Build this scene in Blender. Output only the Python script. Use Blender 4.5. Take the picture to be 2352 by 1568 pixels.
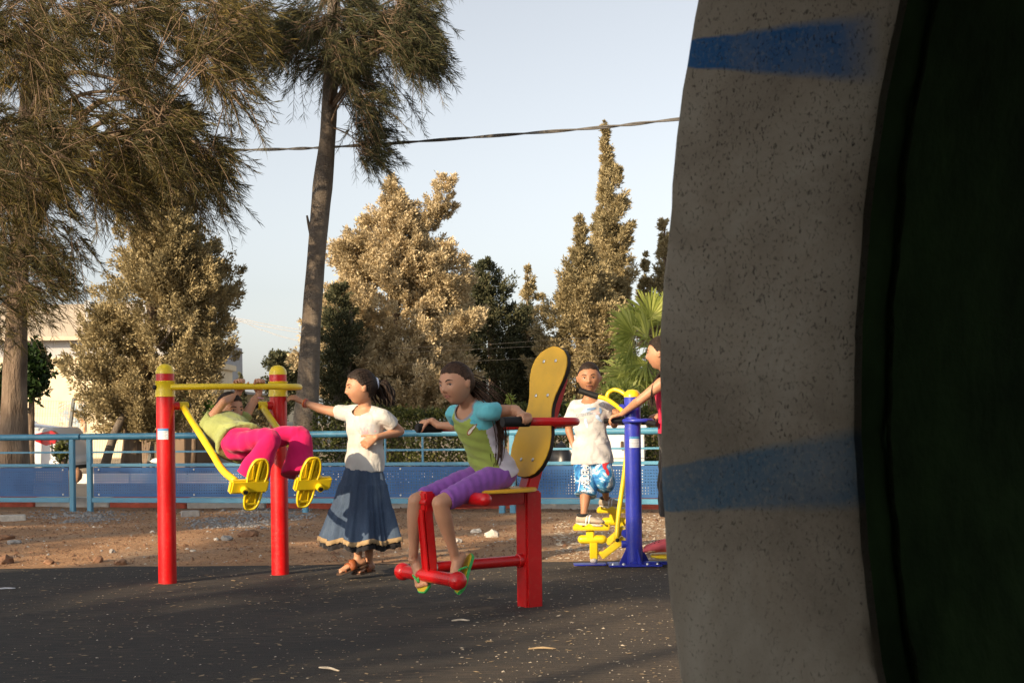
import bpy, bmesh, math, random
import numpy as np
from mathutils import Vector, Matrix
from mathutils.bvhtree import BVHTree
R = math.radians
random.seed(7)
rng = np.random.default_rng(11)
for o in list(bpy.data.objects): bpy.data.objects.remove(o)
scene = bpy.context.scene
C = scene.collection

# ------------------------------------------------------------------ camera
FPX, CU, CV, CAMH, ROLL = 3136.0, 1176.0, 964.0, 1.0, R(0.72)      # measured on the photo at 2352 px width
cam_d = bpy.data.cameras.new('camera'); cam = bpy.data.objects.new('camera', cam_d); C.objects.link(cam)
cam_d.sensor_width = 36; cam_d.lens = 36 * FPX / 2352; cam_d.shift_y = (CV - 784) / 2352
cam_d.dof.use_dof = True; cam_d.dof.focus_distance = 8.5; cam_d.dof.aperture_fstop = 36
cam_d.clip_start = 0.05; cam_d.clip_end = 3000
cr, sr = math.cos(ROLL), math.sin(ROLL)
cam.matrix_world = Matrix(((cr, sr, 0, 0), (0, 0, -1, 0), (-sr, cr, 0, CAMH), (0, 0, 0, 1)))
scene.camera = cam
# ------------------------------------------------------------------ light
SUN_AZ, SUN_EL = R(42), R(21)          # sun behind the camera, 42 deg to the left, low
world = bpy.data.worlds.new('World'); scene.world = world; world.use_nodes = True
wn = world.node_tree; wn.nodes.clear()
sky = wn.nodes.new('ShaderNodeTexSky'); sky.sky_type = 'NISHITA'; sky.sun_disc = False
sky.sun_elevation = SUN_EL; sky.air_density = 1.0; sky.dust_density = 1.6; sky.ozone_density = 1.2; sky.altitude = 0
to_sun = Vector((-math.sin(SUN_AZ) * math.cos(SUN_EL), -math.cos(SUN_AZ) * math.cos(SUN_EL), math.sin(SUN_EL)))
sky.sun_rotation = math.atan2(to_sun.x, to_sun.y)
bg = wn.nodes.new('ShaderNodeBackground'); bg.inputs['Strength'].default_value = 0.122
wo = wn.nodes.new('ShaderNodeOutputWorld')
hs = wn.nodes.new('ShaderNodeHueSaturation'); hs.inputs['Saturation'].default_value = .31; wn.links.new(sky.outputs[0], hs.inputs['Color']); wn.links.new(hs.outputs[0], bg.inputs[0]); wn.links.new(bg.outputs[0], wo.inputs[0])
sun_d = bpy.data.lights.new('sun', 'SUN'); sun_d.energy = 5.0; sun_d.angle = R(0.5); sun_d.color = (1.0, 0.77, 0.50)
sun = bpy.data.objects.new('sun', sun_d); C.objects.link(sun)
sun.rotation_euler = to_sun.to_track_quat('Z', 'Y').to_euler(); sun.location = (-20, -20, 20)
vs = scene.view_settings
scene.display_settings.display_device = 'sRGB'
vs.view_transform = 'Standard'; vs.look = 'None'; vs.exposure = 0.6; vs.gamma = 1; vs.use_curve_mapping = False
scene.render.engine = 'CYCLES'
scene.cycles.use_denoising = True
scene.cycles.max_bounces = 6; scene.cycles.diffuse_bounces = 3; scene.cycles.glossy_bounces = 3
scene.cycles.transparent_max_bounces = 12; scene.cycles.transmission_bounces = 3
scene.cycles.caustics_reflective = False; scene.cycles.caustics_refractive = False

# ------------------------------------------------------------------ measuring and mesh helpers
def at(u, v, Y):
    """photo position (2352 px wide) + distance in metres -> place in the world"""
    du, dv, s = u - CU, v - CV, Y / FPX
    return np.array([(du * cr - dv * sr) * s, Y, CAMH + (-du * sr - dv * cr) * s])
def ground_at(u, v):
    du, dv = u - CU, v - CV
    d = du * sr + dv * cr
    return at(u, v, FPX * CAMH / d)
V3 = lambda *a: np.array(a, float)
def nrm(a):
    a = np.asarray(a, float); return a / (np.linalg.norm(a, axis=-1, keepdims=True) + 1e-12)
ORG = {}                                  # world origin of every built object
def thing(name, label, cat, loc=(0, 0, 0), group=None):
    o = bpy.data.objects.new(name, None); C.objects.link(o); o.location = Vector(loc)
    o.empty_display_size = .1
    ORG[o.name] = np.array(loc, float); o['label'] = label; o['category'] = cat
    if group: o['group'] = group
    return o
def fast_mesh(name, verts, tris=None, quads=None):
    me = bpy.data.meshes.new(name)
    verts = np.asarray(verts, np.float32)
    parts = []; starts = []; n = 0
    if tris is not None and len(tris):
        tris = np.asarray(tris, np.int32); parts.append(tris.ravel()); starts.append(n + 3 * np.arange(len(tris))); n += 3 * len(tris)
    if quads is not None and len(quads):
        quads = np.asarray(quads, np.int32); parts.append(quads.ravel()); starts.append(n + 4 * np.arange(len(quads))); n += 4 * len(quads)
    idx = np.concatenate(parts); st = np.concatenate(starts).astype(np.int32)
    me.vertices.add(len(verts)); me.vertices.foreach_set('co', verts.ravel())
    me.loops.add(len(idx)); me.loops.foreach_set('vertex_index', idx)
    me.polygons.add(len(st)); me.polygons.foreach_set('loop_start', st)
    me.update(calc_edges=True); return me
def link(name, me, mats, parent=None, smooth=False, loc=None, label=None, cat=None, group=None, kind=None):
    """one mesh (in world coordinates) becomes one object"""
    o = bpy.data.objects.new(name, me); C.objects.link(o)
    for m in (mats if isinstance(mats, (list, tuple)) else [mats]): me.materials.append(m)
    if parent is not None:
        org = ORG[parent.name]; o.parent = parent
    else:
        org = np.array(loc if loc is not None else (0, 0, 0), float); o.location = Vector(org)
    if np.abs(org).sum() > 0: me.transform(Matrix.Translation(-Vector(org)))
    ORG[o.name] = org
    if smooth:
        me.polygons.foreach_set('use_smooth', np.ones(len(me.polygons), bool))
        if smooth == 'auto':
            try: me.set_sharp_from_angle(angle=R(38))
            except Exception: pass
    if label: o['label'] = label
    if cat: o['category'] = cat
    if group: o['group'] = group
    if kind: o['kind'] = kind
    me.update(); return o
def frame_from(d, hint=(0, 0, 1)):
    d = nrm(d); h = np.asarray(hint, float)
    if abs(np.dot(d, h)) > .98: h = V3(0, 1, 0) if abs(d[1]) < .9 else V3(1, 0, 0)
    a = nrm(np.cross(h, d)); b = np.cross(d, a); return a, b, d
def catmull(pts, n):
    pts = np.asarray(pts, float); k = len(pts)
    if k < 3:
        t = np.linspace(0, 1, n)[:, None]; return pts[0] * (1 - t) + pts[-1] * t
    P = np.vstack([2 * pts[0] - pts[1], pts, 2 * pts[-1] - pts[-2]])
    out = []
    for x in np.linspace(0, k - 1, n):
        i = min(int(x), k - 2); t = x - i; p0, p1, p2, p3 = P[i:i + 4]
        out.append(.5 * ((2 * p1) + (-p0 + p2) * t + (2 * p0 - 5 * p1 + 4 * p2 - p3) * t * t + (-p0 + 3 * p1 - 3 * p2 + p3) * t ** 3))
    return np.array(out)
class MB:
    def __init__(s): s.v = []; s.f = []; s.m = []; s.cur = 0
    def add(s, verts, faces):
        b = len(s.v); s.v.extend([tuple(map(float, q)) for q in verts])
        s.f.extend([tuple(b + i for i in f) for f in faces]); s.m.extend([s.cur] * len(faces)); return s
    def box(s, c, size, ax=None):
        """box centred at c, size along axes ax (rows)"""
        ax = np.eye(3) if ax is None else np.asarray(ax, float); h = np.asarray(size, float) / 2; c = np.asarray(c, float)
        vs_ = [c + ax[0] * h[0] * i + ax[1] * h[1] * j + ax[2] * h[2] * k for i in (-1, 1) for j in (-1, 1) for k in (-1, 1)]
        return s.add(vs_, [(0, 1, 3, 2), (4, 6, 7, 5), (0, 4, 5, 1), (2, 3, 7, 6), (0, 2, 6, 4), (1, 5, 7, 3)])
    def beam(s, a, b, w, h, hint=(0, 0, 1)):
        a = np.asarray(a, float); b = np.asarray(b, float); A, B, D = frame_from(b - a, hint)
        return s.box((a + b) / 2, (w, h, np.linalg.norm(b - a)), (A, B, D))
    def tube(s, pts, r, sides=14, closed=False, cap=True, round_cap=False):
        pts = np.asarray(pts, float); n = len(pts)
        r = np.full(n, r) if np.isscalar(r) else np.asarray(r, float)
        if round_cap and not closed:
            d0 = nrm(pts[0] - pts[1]); d1 = nrm(pts[-1] - pts[-2]); a = [math.sin(R(x)) for x in (75, 45, 20)]; b = [math.cos(R(x)) for x in (75, 45, 20)]
            pts = np.vstack([[pts[0] + d0 * r[0] * q for q in a], pts, [pts[-1] + d1 * r[-1] * q for q in a[::-1]]])
            r = np.concatenate([[r[0] * q for q in b], r, [r[-1] * q for q in b[::-1]]]); n = len(pts)
        T = nrm(np.gradient(pts, axis=0)) if not closed else nrm(np.roll(pts, -1, 0) - np.roll(pts, 1, 0))
        A, B, _ = frame_from(T[0]); rings = []
        for i in range(n):
            A = A - T[i] * np.dot(A, T[i]); A = nrm(A); B = np.cross(T[i], A)
            th = np.arange(sides) * 2 * math.pi / sides
            rings.append(pts[i] + r[i] * (np.cos(th)[:, None] * A + np.sin(th)[:, None] * B))
        f = []
        for i in range(n if closed else n - 1):
            j = (i + 1) % n
            for k in range(sides): f.append((i * sides + k, i * sides + (k + 1) % sides, j * sides + (k + 1) % sides, j * sides + k))
        vs_ = np.vstack(rings)
        if cap and not closed:
            f.append(tuple(range(sides))[::-1]); f.append(tuple((n - 1) * sides + k for k in range(sides)))
        return s.add(vs_, f)
    def loft(s, rings, sides=20):
        """rings: (centre, axisA, axisB, ra, rb)"""
        vs_ = []; f = []; n = len(rings)
        th = np.arange(sides) * 2 * math.pi / sides
        for c, A, B, ra, rb in rings: vs_.append(np.asarray(c) + np.cos(th)[:, None] * np.asarray(A) * ra + np.sin(th)[:, None] * np.asarray(B) * rb)
        for i in range(n - 1):
            for k in range(sides): f.append((i * sides + k, i * sides + (k + 1) % sides, (i + 1) * sides + (k + 1) % sides, (i + 1) * sides + k))
        f.append(tuple(range(sides))[::-1]); f.append(tuple((n - 1) * sides + k for k in range(sides)))
        return s.add(np.vstack(vs_), f)
    def lathe(s, prof, base, axis=(0, 0, 1), sides=28):
        base = np.asarray(base, float); A, B, D = frame_from(axis, (1, 0, 0) if abs(axis[2]) > .9 else (0, 0, 1))
        return s.loft([(base + D * z, A, B, max(r, 1e-4), max(r, 1e-4)) for r, z in prof], sides)
    def sphere(s, c, r, seg=16, ring=10, ax=None):
        r = np.full(3, r) if np.isscalar(r) else np.asarray(r, float); ax = np.eye(3) if ax is None else np.asarray(ax)
        rings = []
        for i in range(ring + 1):
            p = math.pi * i / ring; q = max(math.sin(p), 1e-3)
            rings.append((np.asarray(c) - ax[2] * r[2] * math.cos(p), ax[0], ax[1], r[0] * q, r[1] * q))
        return s.loft(rings, seg)
    def prism(s, poly, o, A, B, N, t):
        """polygon in plane (A,B) at o, extruded by t along N"""
        o, A, B, N = map(lambda q: np.asarray(q, float), (o, A, B, N)); n = len(poly)
        v0 = [o + A * x + B * y for x, y in poly]; v1 = [p + N * t for p in v0]
        f = [tuple(range(n)), tuple(range(2 * n - 1, n - 1, -1))] + [(i, i + n, (i + 1) % n + n, (i + 1) % n) for i in range(n)]
        return s.add(v0 + v1, f)
    def mesh(s, name, bevel=0, seg=2):
        me = bpy.data.meshes.new(name); me.from_pydata(s.v, [], s.f)
        if any(s.m): me.polygons.foreach_set('material_index', s.m)
        bm = bmesh.new(); bm.from_mesh(me); bmesh.ops.recalc_face_normals(bm, faces=bm.faces)
        if bevel:
            es = [e for e in bm.edges if len(e.link_faces) == 2 and e.calc_face_angle(0) > R(35)]
            bmesh.ops.bevel(bm, geom=es, offset=bevel, segments=seg, affect='EDGES', clamp_overlap=True)
        bm.to_mesh(me); bm.free(); return me
    def build(s, name, mat, parent=None, smooth='auto', bevel=0, **kw):
        return link(name, s.mesh(name, bevel), mat, parent, smooth, **kw)
def arc(c, A, B, r, a0, a1, n):
    return [np.asarray(c) + np.asarray(A) * r * math.cos(t) + np.asarray(B) * r * math.sin(t) for t in np.linspace(a0, a1, n)]
def fillet(pts, r, n=7):
    """round the corners of a polyline"""
    pts = [np.asarray(p, float) for p in pts]; out = [pts[0]]
    for a, b, c in zip(pts, pts[1:], pts[2:]):
        d0, d1 = nrm(a - b), nrm(c - b); rr = min(r, .49 * np.linalg.norm(a - b), .49 * np.linalg.norm(c - b))
        p, q = b + d0 * rr, b + d1 * rr
        for t in np.linspace(0, 1, n): out.append((1 - t) ** 2 * p + 2 * t * (1 - t) * b + t * t * q)
    return np.array(out + [pts[-1]])

# ------------------------------------------------------------------ materials
class NT:
    def __init__(s, name):
        s.m = bpy.data.materials.new(name); s.m.use_nodes = True; s.t = s.m.node_tree; s.n = s.t.nodes
        s.b = s.n['Principled BSDF']; s.out = s.n['Material Output']; s._pos = None
    def new(s, t, **kw):
        n = s.n.new(t)
        for k, v in kw.items(): setattr(n, k, v)
        return n
    def L(s, a, b): s.t.links.new(a, b)
    @property
    def pos(s):
        if s._pos is None: s._pos = s.new('ShaderNodeNewGeometry')
        return s._pos.outputs['Position']
    def noise(s, scale, detail=4, rough=.55, vec=None, stretch=None, dist=0):
        n = s.new('ShaderNodeTexNoise'); n.inputs['Scale'].default_value = scale; n.inputs['Detail'].default_value = detail
        n.inputs['Roughness'].default_value = rough; n.inputs['Distortion'].default_value = dist
        v = vec or s.pos
        if stretch is not None:
            mp = s.new('ShaderNodeMapping'); mp.inputs['Scale'].default_value = stretch; s.L(v, mp.inputs['Vector']); v = mp.outputs[0]
        s.L(v, n.inputs['Vector']); return n.outputs['Fac']
    def ramp(s, fac, stops):
        r = s.new('ShaderNodeValToRGB'); e = r.color_ramp.elements
        while len(e) < len(stops): e.new(.5)
        for q, (p, c) in zip(e, stops): q.position = p; q.color = (*c, 1) if len(c) == 3 else c
        s.L(fac, r.inputs[0]); return r.outputs[0]
    def mix(s, f, a, b, mode='MIX'):
        n = s.new('ShaderNodeMix', data_type='RGBA', blend_type=mode)
        for sock, val in ((n.inputs[0], f), (n.inputs[6], a), (n.inputs[7], b)):
            if hasattr(val, 'is_linked'): s.L(val, sock)
            elif isinstance(val, (int, float)): sock.default_value = val
            else: sock.default_value = (*val, 1) if len(val) == 3 else val
        return n.outputs[2]
    def math(s, op, a, b=None, clamp=False):
        n = s.new('ShaderNodeMath', operation=op, use_clamp=clamp)
        for i, val in enumerate((a, b)):
            if val is None: continue
            if hasattr(val, 'is_linked'): s.L(val, n.inputs[i])
            else: n.inputs[i].default_value = val
        return n.outputs[0]
    def sep(s, vec):
        n = s.new('ShaderNodeSeparateXYZ'); s.L(vec, n.inputs[0]); return n.outputs
    def col(s, c):
        if hasattr(c, 'is_linked'): s.L(c, s.b.inputs['Base Color'])
        else: s.b.inputs['Base Color'].default_value = (*c, 1)
        return s
    def bump(s, h, strength=.3, dist=.01):
        n = s.new('ShaderNodeBump'); n.inputs['Strength'].default_value = strength; n.inputs['Distance'].default_value = dist
        s.L(h, n.inputs['Height']); s.L(n.outputs[0], s.b.inputs['Normal']); return s
    def set(s, **kw):
        for k, v in kw.items(): s.b.inputs[k.replace('_', ' ')].default_value = v
        return s
def sc(c, k): return tuple(min(1, x * k) for x in c)
def paint(name, c, rough=.35, dirt=.25, coat=.3, chips=True):
    """painted metal, a little faded and dusty"""
    t = NT(name); n1 = t.noise(6, 5); n2 = t.noise(45, 3)
    k = t.ramp(n1, [(.3, sc(c, .88)), (.7, sc(c, 1.08))])
    dust = t.math('MULTIPLY', t.ramp(n2, [(.52, (0, 0, 0)), (.75, (1, 1, 1))]), dirt * .5)
    chip = t.math('MULTIPLY', t.ramp(t.noise(75, 4, .7, dist=.4), [(.66, (0, 0, 0)), (.70, (1, 1, 1))]), t.ramp(t.noise(3.1, 3), [(.48, (0, 0, 0)), (.62, (1, 1, 1))])); k = t.mix(t.math('MULTIPLY', chip, .55), k, (.16, .13, .11))
    t.col(t.mix(dust, k, (.30, .22, .15)))
    r = t.math('ADD', t.math('MULTIPLY', n1, .25), rough - .1); t.L(r, t.b.inputs['Roughness'])
    t.set(Coat_Weight=coat, Coat_Roughness=.2, Specular_IOR_Level=.4)
    t.bump(t.noise(14, 3), .05, .01); return t.m
def matte(name, c, rough=.8, var=.2, scale=12, bump=0., bscale=80, spec=.3, bdist=.005):
    t = NT(name); n1 = t.noise(scale, 5)
    t.col(t.ramp(n1, [(.28, sc(c, 1 - var)), (.72, sc(c, 1 + var))])); t.set(Roughness=rough, Specular_IOR_Level=spec)
    if bump: t.bump(t.noise(bscale, 4), bump, bdist)
    return t.m
def leafmat(name, dark, light, trans=.25, nscale=1.6, rough=.7, hue=None):
    t = NT(name); g = t.new('ShaderNodeNewGeometry'); t._pos = g
    big = t.noise(nscale, 3); f = t.math('ADD', t.math('MULTIPLY', g.outputs['Random Per Island'], .45), t.math('MULTIPLY', big, .75))
    f = t.math('SUBTRACT', f, .12)
    stops = [(.15, dark), (.85, light)] if hue is None else [(.12, dark), (.6, light), (.95, hue)]
    c = t.ramp(f, stops); t.col(c); t.set(Roughness=rough, Specular_IOR_Level=.25)
    tr = t.new('ShaderNodeBsdfTranslucent'); t.L(c, tr.inputs[0]); mx = t.new('ShaderNodeMixShader'); mx.inputs[0].default_value = trans
    t.L(t.b.outputs[0], mx.inputs[1]); t.L(tr.outputs[0], mx.inputs[2]); t.L(mx.outputs[0], t.out.inputs[0]); return t.m
def fabric(name, c, rough=.9, var=.12, wr=.35, stretch=(1, 1, 1), wscale=14):
    t = NT(name); n1 = t.noise(7, 4)
    t.col(t.ramp(n1, [(.3, sc(c, 1 - var)), (.7, sc(c, 1 + var))])); t.set(Roughness=rough, Specular_IOR_Level=.15, Sheen_Weight=.15)
    t.bump(t.noise(wscale, 2, .4, stretch=stretch, dist=.6), wr, .02); return t.m
# ------------------------------------------------------------------ materials of the place
def m_asphalt():
    t = NT('asphalt'); a = t.noise(1.1, 5, .65, stretch=(.45, 1.3, 1)); b = t.noise(240, 3, .7); c = t.noise(26, 4, .6, stretch=(.25, 1.6, 1))
    base = t.ramp(b, [(.3, (.019, .018, .017)), (.55, (.048, .045, .042)), (.78, (.12, .112, .10))])
    dust = t.math('MULTIPLY', t.ramp(c, [(.42, (0, 0, 0)), (.72, (1, 1, 1))]), t.ramp(a, [(.35, (.15, .15, .15)), (.75, (.75, .75, .75))]))
    sx = t.new('ShaderNodeMapRange'); sx.inputs[1].default_value = -.5; sx.inputs[2].default_value = 1.0; t.L(t.math('ADD', t.sep(t.pos)[0], t.math('MULTIPLY', t.math('SUBTRACT', a, .5), 1.6)), sx.inputs[0]); sand_sun = t.math('MULTIPLY', sx.outputs[0], t.ramp(t.noise(60, 4, .7), [(.35, (.15, .15, .15)), (.65, (1, 1, 1))]))  # sandy dust towards the right, with sun patch brightness put into its colour
    t.col(t.mix(t.math('ADD', t.math('MULTIPLY', dust, .75), t.math('MULTIPLY', sand_sun, .55), True), base, (.17, .13, .092))); t.set(Roughness=.92, Specular_IOR_Level=.2)
    t.bump(t.math('ADD', t.noise(170, 3, .7), t.math('MULTIPLY', c, .4)), .7, .012); return t.m
def m_dirt():
    t = NT('dirt'); a = t.noise(1.3, 5, .6); b = t.noise(38, 5, .7); c = t.noise(160, 2)
    k = t.ramp(a, [(.3, (.40, .225, .118)), (.5, (.52, .30, .160)), (.68, (.46, .32, .21))]); PX = t.sep(t.pos); chip_sun = t.new('ShaderNodeMapRange'); chip_sun.inputs[1].default_value = .2; chip_sun.inputs[2].default_value = 1.3; t.L(t.math('ADD', PX[0], t.math('MULTIPLY', a, .8)), chip_sun.inputs[0]); k = t.mix(t.math('MULTIPLY', chip_sun.outputs[0], .8), k, (.52, .36, .22))  # wood chips on the right; sunlit brightness is mixed into their tone
    k = t.mix(t.math('MULTIPLY', t.ramp(b, [(.4, (0, 0, 0)), (.62, (1, 1, 1))]), .6), k, (.21, .12, .07))
    k = t.mix(t.math('MULTIPLY', t.ramp(c, [(.6, (0, 0, 0)), (.68, (1, 1, 1))]), .7), k, (.50, .45, .38))
    t.col(k); t.set(Roughness=.95, Specular_IOR_Level=.15); t.bump(t.math('ADD', b, t.math('MULTIPLY', c, .5)), .9, .03); return t.m
def m_concrete():
    t = NT('concrete_ring'); P = t.sep(t.pos)
    # q = distance across the end face from its outer rim (ring plane runs along (.707,-.707))
    q = t.math('ADD', t.math('MULTIPLY', P[0], .7071), t.math('MULTIPLY', P[1], -.7071))
    q = t.math('ADD', q, -(PIPE_O[0] - PIPE_O[1]) * .7071)
    big = t.noise(4.5, 7, .7, dist=.5); med = t.noise(30, 4, .6); fine = t.math('ADD', t.math('MULTIPLY', t.noise(520, 2, .6, stretch=(1, 1, .55)), .55), t.math('MULTIPLY', t.noise(170, 3, .75), .45)); grit = t.noise(900, 2)
    k = t.ramp(big, [(.30, (.13, .10, .065)), (.45, (.27, .225, .165)), (.56, (.34, .30, .235)), (.70, (.46, .415, .34))])
    k = t.mix(t.math('MULTIPLY', med, .35), k, (.28, .25, .21))
    pit = t.math('MULTIPLY', t.ramp(fine, [(.34, (1, 1, 1)), (.44, (0, 0, 0))]), t.ramp(t.noise(14, 3), [(.3, (.25, .25, .25)), (.65, (1, 1, 1))]))
    zfade = t.new('ShaderNodeMapRange'); zfade.inputs[1].default_value = .72; zfade.inputs[2].default_value = 1.1; zfade.inputs[3].default_value = .35; zfade.inputs[4].default_value = .95
    t.L(P[2], zfade.inputs[0]); pit = t.math('MULTIPLY', pit, zfade.outputs[0])
    k = t.mix(t.math('MULTIPLY', t.ramp(t.noise(1.7, 6, .65, dist=.8), [(.47, (0, 0, 0)), (.60, (1, 1, 1))]), .7), k, (.12, .095, .062)); k = t.mix(pit, k, (.07, .06, .05)); k = t.mix(t.math('MULTIPLY', grit, .25), k, (.5, .48, .45))
    def stripe(k, z0, slope, h0, hs, colr, q1, amt):
        zc = t.math('ADD', t.math('MULTIPLY', q, slope), z0); hw = t.math('ADD', t.math('MULTIPLY', q, hs), h0)
        d = t.math('DIVIDE', t.math('ABSOLUTE', t.math('SUBTRACT', t.math('ADD', P[2], t.math('MULTIPLY', t.math('SUBTRACT', med, .5), .006)), zc)), hw)
        soft = t.math('ADD', t.math('MULTIPLY', q, 2.2), .06); e = t.math('SUBTRACT', 1.0, t.math('DIVIDE', t.math('SUBTRACT', d, 1.0), soft), True)
        m = t.new('ShaderNodeMapRange'); m.inputs[1].default_value = q1; m.inputs[2].default_value = q1 + .04; m.inputs[3].default_value = 1; m.inputs[4].default_value = 0
        t.L(q, m.inputs[0]); f = t.math('MULTIPLY', t.math('MULTIPLY', e, m.outputs[0]), t.math('MULTIPLY', t.ramp(t.noise(9, 4), [(.3, (.62, .62, .62)), (.55, (1, 1, 1))]), amt))
        return t.mix(f, k, colr)
    k = stripe(k, 1.333, -.178, .0096, .048, (.010, .10, .28), .196, .95)
    k = stripe(k, .934, .115, .0195, .02, (.02, .105, .20), .22, .78)
    k = t.mix(t.math('MULTIPLY', pit, .75), k, (.07, .06, .05)); k = t.mix(t.math('MULTIPLY', t.ramp(t.noise(210, 3, .7), [(.50, (0, 0, 0)), (.66, (1, 1, 1))]), .28), k, (.30, .27, .22))
    t.col(k); t.set(Roughness=.9, Specular_IOR_Level=.2)
    t.bump(t.math('ADD', t.math('MULTIPLY', pit, -1.2), t.math('MULTIPLY', med, .8)), .6, .003); return t.m
PIPE_O = (.131, 1.25)          # outer rim of the concrete ring at eye height
M = {}
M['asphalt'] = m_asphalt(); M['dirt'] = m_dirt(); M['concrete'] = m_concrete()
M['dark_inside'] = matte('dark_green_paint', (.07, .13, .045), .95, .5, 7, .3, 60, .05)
M['moss'] = matte('moss', (.035, .06, .012), .95, .5, 70, .5, 150)
M['red'] = paint('red_paint', (.60, .006, .008), .32)
M['yellow'] = paint('yellow_paint', (.78, .56, .012), .34, .12)
M['ochre'] = paint('ochre_board', (.78, .43, .025), .45, .1, .1)
M['board_edge'] = matte('board_edge', (.02, .015, .012), .6)
M['blue_post'] = paint('blue_paint', (.03, .045, .42), .34)
M['rail_blue'] = paint('light_blue_paint', (.065, .235, .355), .42, .3, .1)
M['black'] = matte('black_rubber', (.012, .012, .012), .55, .2)
M['steel'] = NT('steel').col((.6, .6, .6)).set(Metallic=.9, Roughness=.35).m
M['white_print'] = matte('white_sticker', (.72, .74, .78), .4, .05)
M['blue_print'] = matte('blue_sticker', (.08, .25, .5), .4, .05)
M['grey_print'] = matte('grey_sticker_text', (.32, .36, .42), .5, .05)
def m_panel():
    t = NT('perforated_panel'); uv = t.new('ShaderNodeUVMap'); S = t.sep(uv.outputs[0]); p, rad = .030, .0055
    def cell(x): return t.math('SUBTRACT', t.math('MODULO', x, p), p / 2)
    cx, cy = cell(S[0]), cell(S[1])
    d = t.math('SQRT', t.math('ADD', t.math('MULTIPLY', cx, cx), t.math('MULTIPLY', cy, cy)))
    inside = t.math('LESS_THAN', d, rad)
    inside = t.math('MULTIPLY', inside, t.math('MULTIPLY', t.math('GREATER_THAN', S[1], .03), t.math('LESS_THAN', S[1], .30)))
    n = t.noise(5, 4); t.col(t.ramp(n, [(.3, (.010, .068, .205)), (.7, (.017, .098, .265))])); t.set(Roughness=.45, Specular_IOR_Level=.35)
    tr = t.new('ShaderNodeBsdfTransparent'); mx = t.new('ShaderNodeMixShader'); t.L(inside, mx.inputs[0]); t.L(t.b.outputs[0], mx.inputs[1]); t.L(tr.outputs[0], mx.inputs[2]); t.L(mx.outputs[0], t.out.inputs[0])
    return t.m
M['panel'] = m_panel()
M['kerb_white'] = matte('kerb_white', (.62, .58, .52), .8, .2, 9, .4); M['kerb_red'] = matte('kerb_red', (.55, .12, .07), .75, .25, 9, .4)
M['road'] = matte('road', (.13, .12, .11), .9, .2, 5, .3); M['field'] = matte('field', (.24, .19, .13), .95, .3, .6, .4, 8)
M['stone_brown'] = matte('stone_brown', (.22, .12, .07), .9, .35, 14, .8, 40, bdist=.01); M['stone_grey'] = matte('stone_grey', (.27, .26, .25), .9, .3, 14, .8, 40, bdist=.01)
M['stone_pale'] = matte('stone_pale', (.48, .45, .40), .9, .25, 20, .6, 60)

# ------------------------------------------------------------------ ground
def grid_sheet(name, x0, x1, y0, y1, nx, ny, zf, mat, kind='structure'):
    xs = np.linspace(x0, x1, nx); ys = np.linspace(y0, y1, ny); X, Y = np.meshgrid(xs, ys)
    Z = zf(X, Y); v = np.stack([X, Y, Z], -1).reshape(-1, 3); i = np.arange((ny - 1) * (nx - 1)); r, c = i // (nx - 1), i % (nx - 1); a = r * nx + c
    return link(name, fast_mesh(name, v, None, np.stack([a, a + 1, a + nx + 1, a + nx], -1)), mat, smooth=True, kind=kind)
def wob(X, Y, s=1.0, seed=0):
    z = 0
    for k, (f, a) in enumerate(((.7, 1), (1.7, .5), (3.9, .28), (8.3, .16), (17, .09))):
        z = z + a * np.sin(X * f * s + 1.3 * k + seed + 1.7 * np.sin(Y * f * s * .8 + k)) * np.cos(Y * f * s * 1.13 + 2.1 * k + seed * .7)
    return z
EDGE = 9.78
def dirt_z(X, Y):
    e = np.clip((Y - EDGE) / .5, 0, 1); w = np.clip((15.2 - .26 * (X + 2.2) - Y) / .8, .25, 1)
    return -.006 + e * (.016 + .022 * wob(X, Y) * w + .006 * wob(X, Y, 5.3, 2))
big = MB().add([(-900, -200, -.07), (900, -200, -.07), (900, 1800, -.07), (-900, 1800, -.07)], [(0, 1, 2, 3)]).build('ground', M['field'], kind='structure', smooth=False)
grid_sheet('asphalt_ground', -12, 14, -5, EDGE, 60, 60, lambda X, Y: .003 * wob(X, Y) - .012 * np.clip((Y - EDGE + .12) / .12, 0, 1) * (1 + wob(X * 3, Y)), M['asphalt'])
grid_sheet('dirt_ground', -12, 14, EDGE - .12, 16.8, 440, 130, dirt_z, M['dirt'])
# ------------------------------------------------------------------ fence line
FD = nrm(V3(1, -.26, 0)); FN = V3(FD[1], -FD[0], 0)        # along the railing / towards the playground
if FN[1] > 0: FN = -FN
def fence_pt(u, off=0):
    k = (u - CU) / FPX; X = k * 14.457 / (1 + .26 * k); return V3(X, 15.78 - .26 * (X + 5.09), 0) - FN * off
UPV = V3(0, 0, 1)
kb0 = fence_pt(-500, .75); kbL = 32; n = 0; x = 0.
kerb_root = thing('road_kerb', 'low kerb painted red and white behind the blue railing', 'kerb', kb0)
while x < kbL:
    L = 1.02; c = kb0 + FD * (x + L / 2); red = (n % 2 == 0)
    MB().box(c + V3(0, 0, .03), (L - .012, .16, .20), (FD, -FN, UPV)).build('kerb_stone', M['kerb_red' if red else 'kerb_white'], kerb_root, bevel=.012); n += 1; x += L
q0, q1 = kb0 - FN * .1, kb0 + FD * kbL - FN * .1
MB().add([q0 + V3(0, 0, .02), q1 + V3(0, 0, .02), q1 - FN * 5.6 + V3(0, 0, .02), q0 - FN * 5.6 + V3(0, 0, .02)], [(0, 1, 2, 3)]).build('road', M['road'], kind='structure', smooth=False)
kerb2 = thing('far_kerb', 'pale concrete kerb on the far side of the road', 'kerb', q0 - FN * 5.7)
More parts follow.
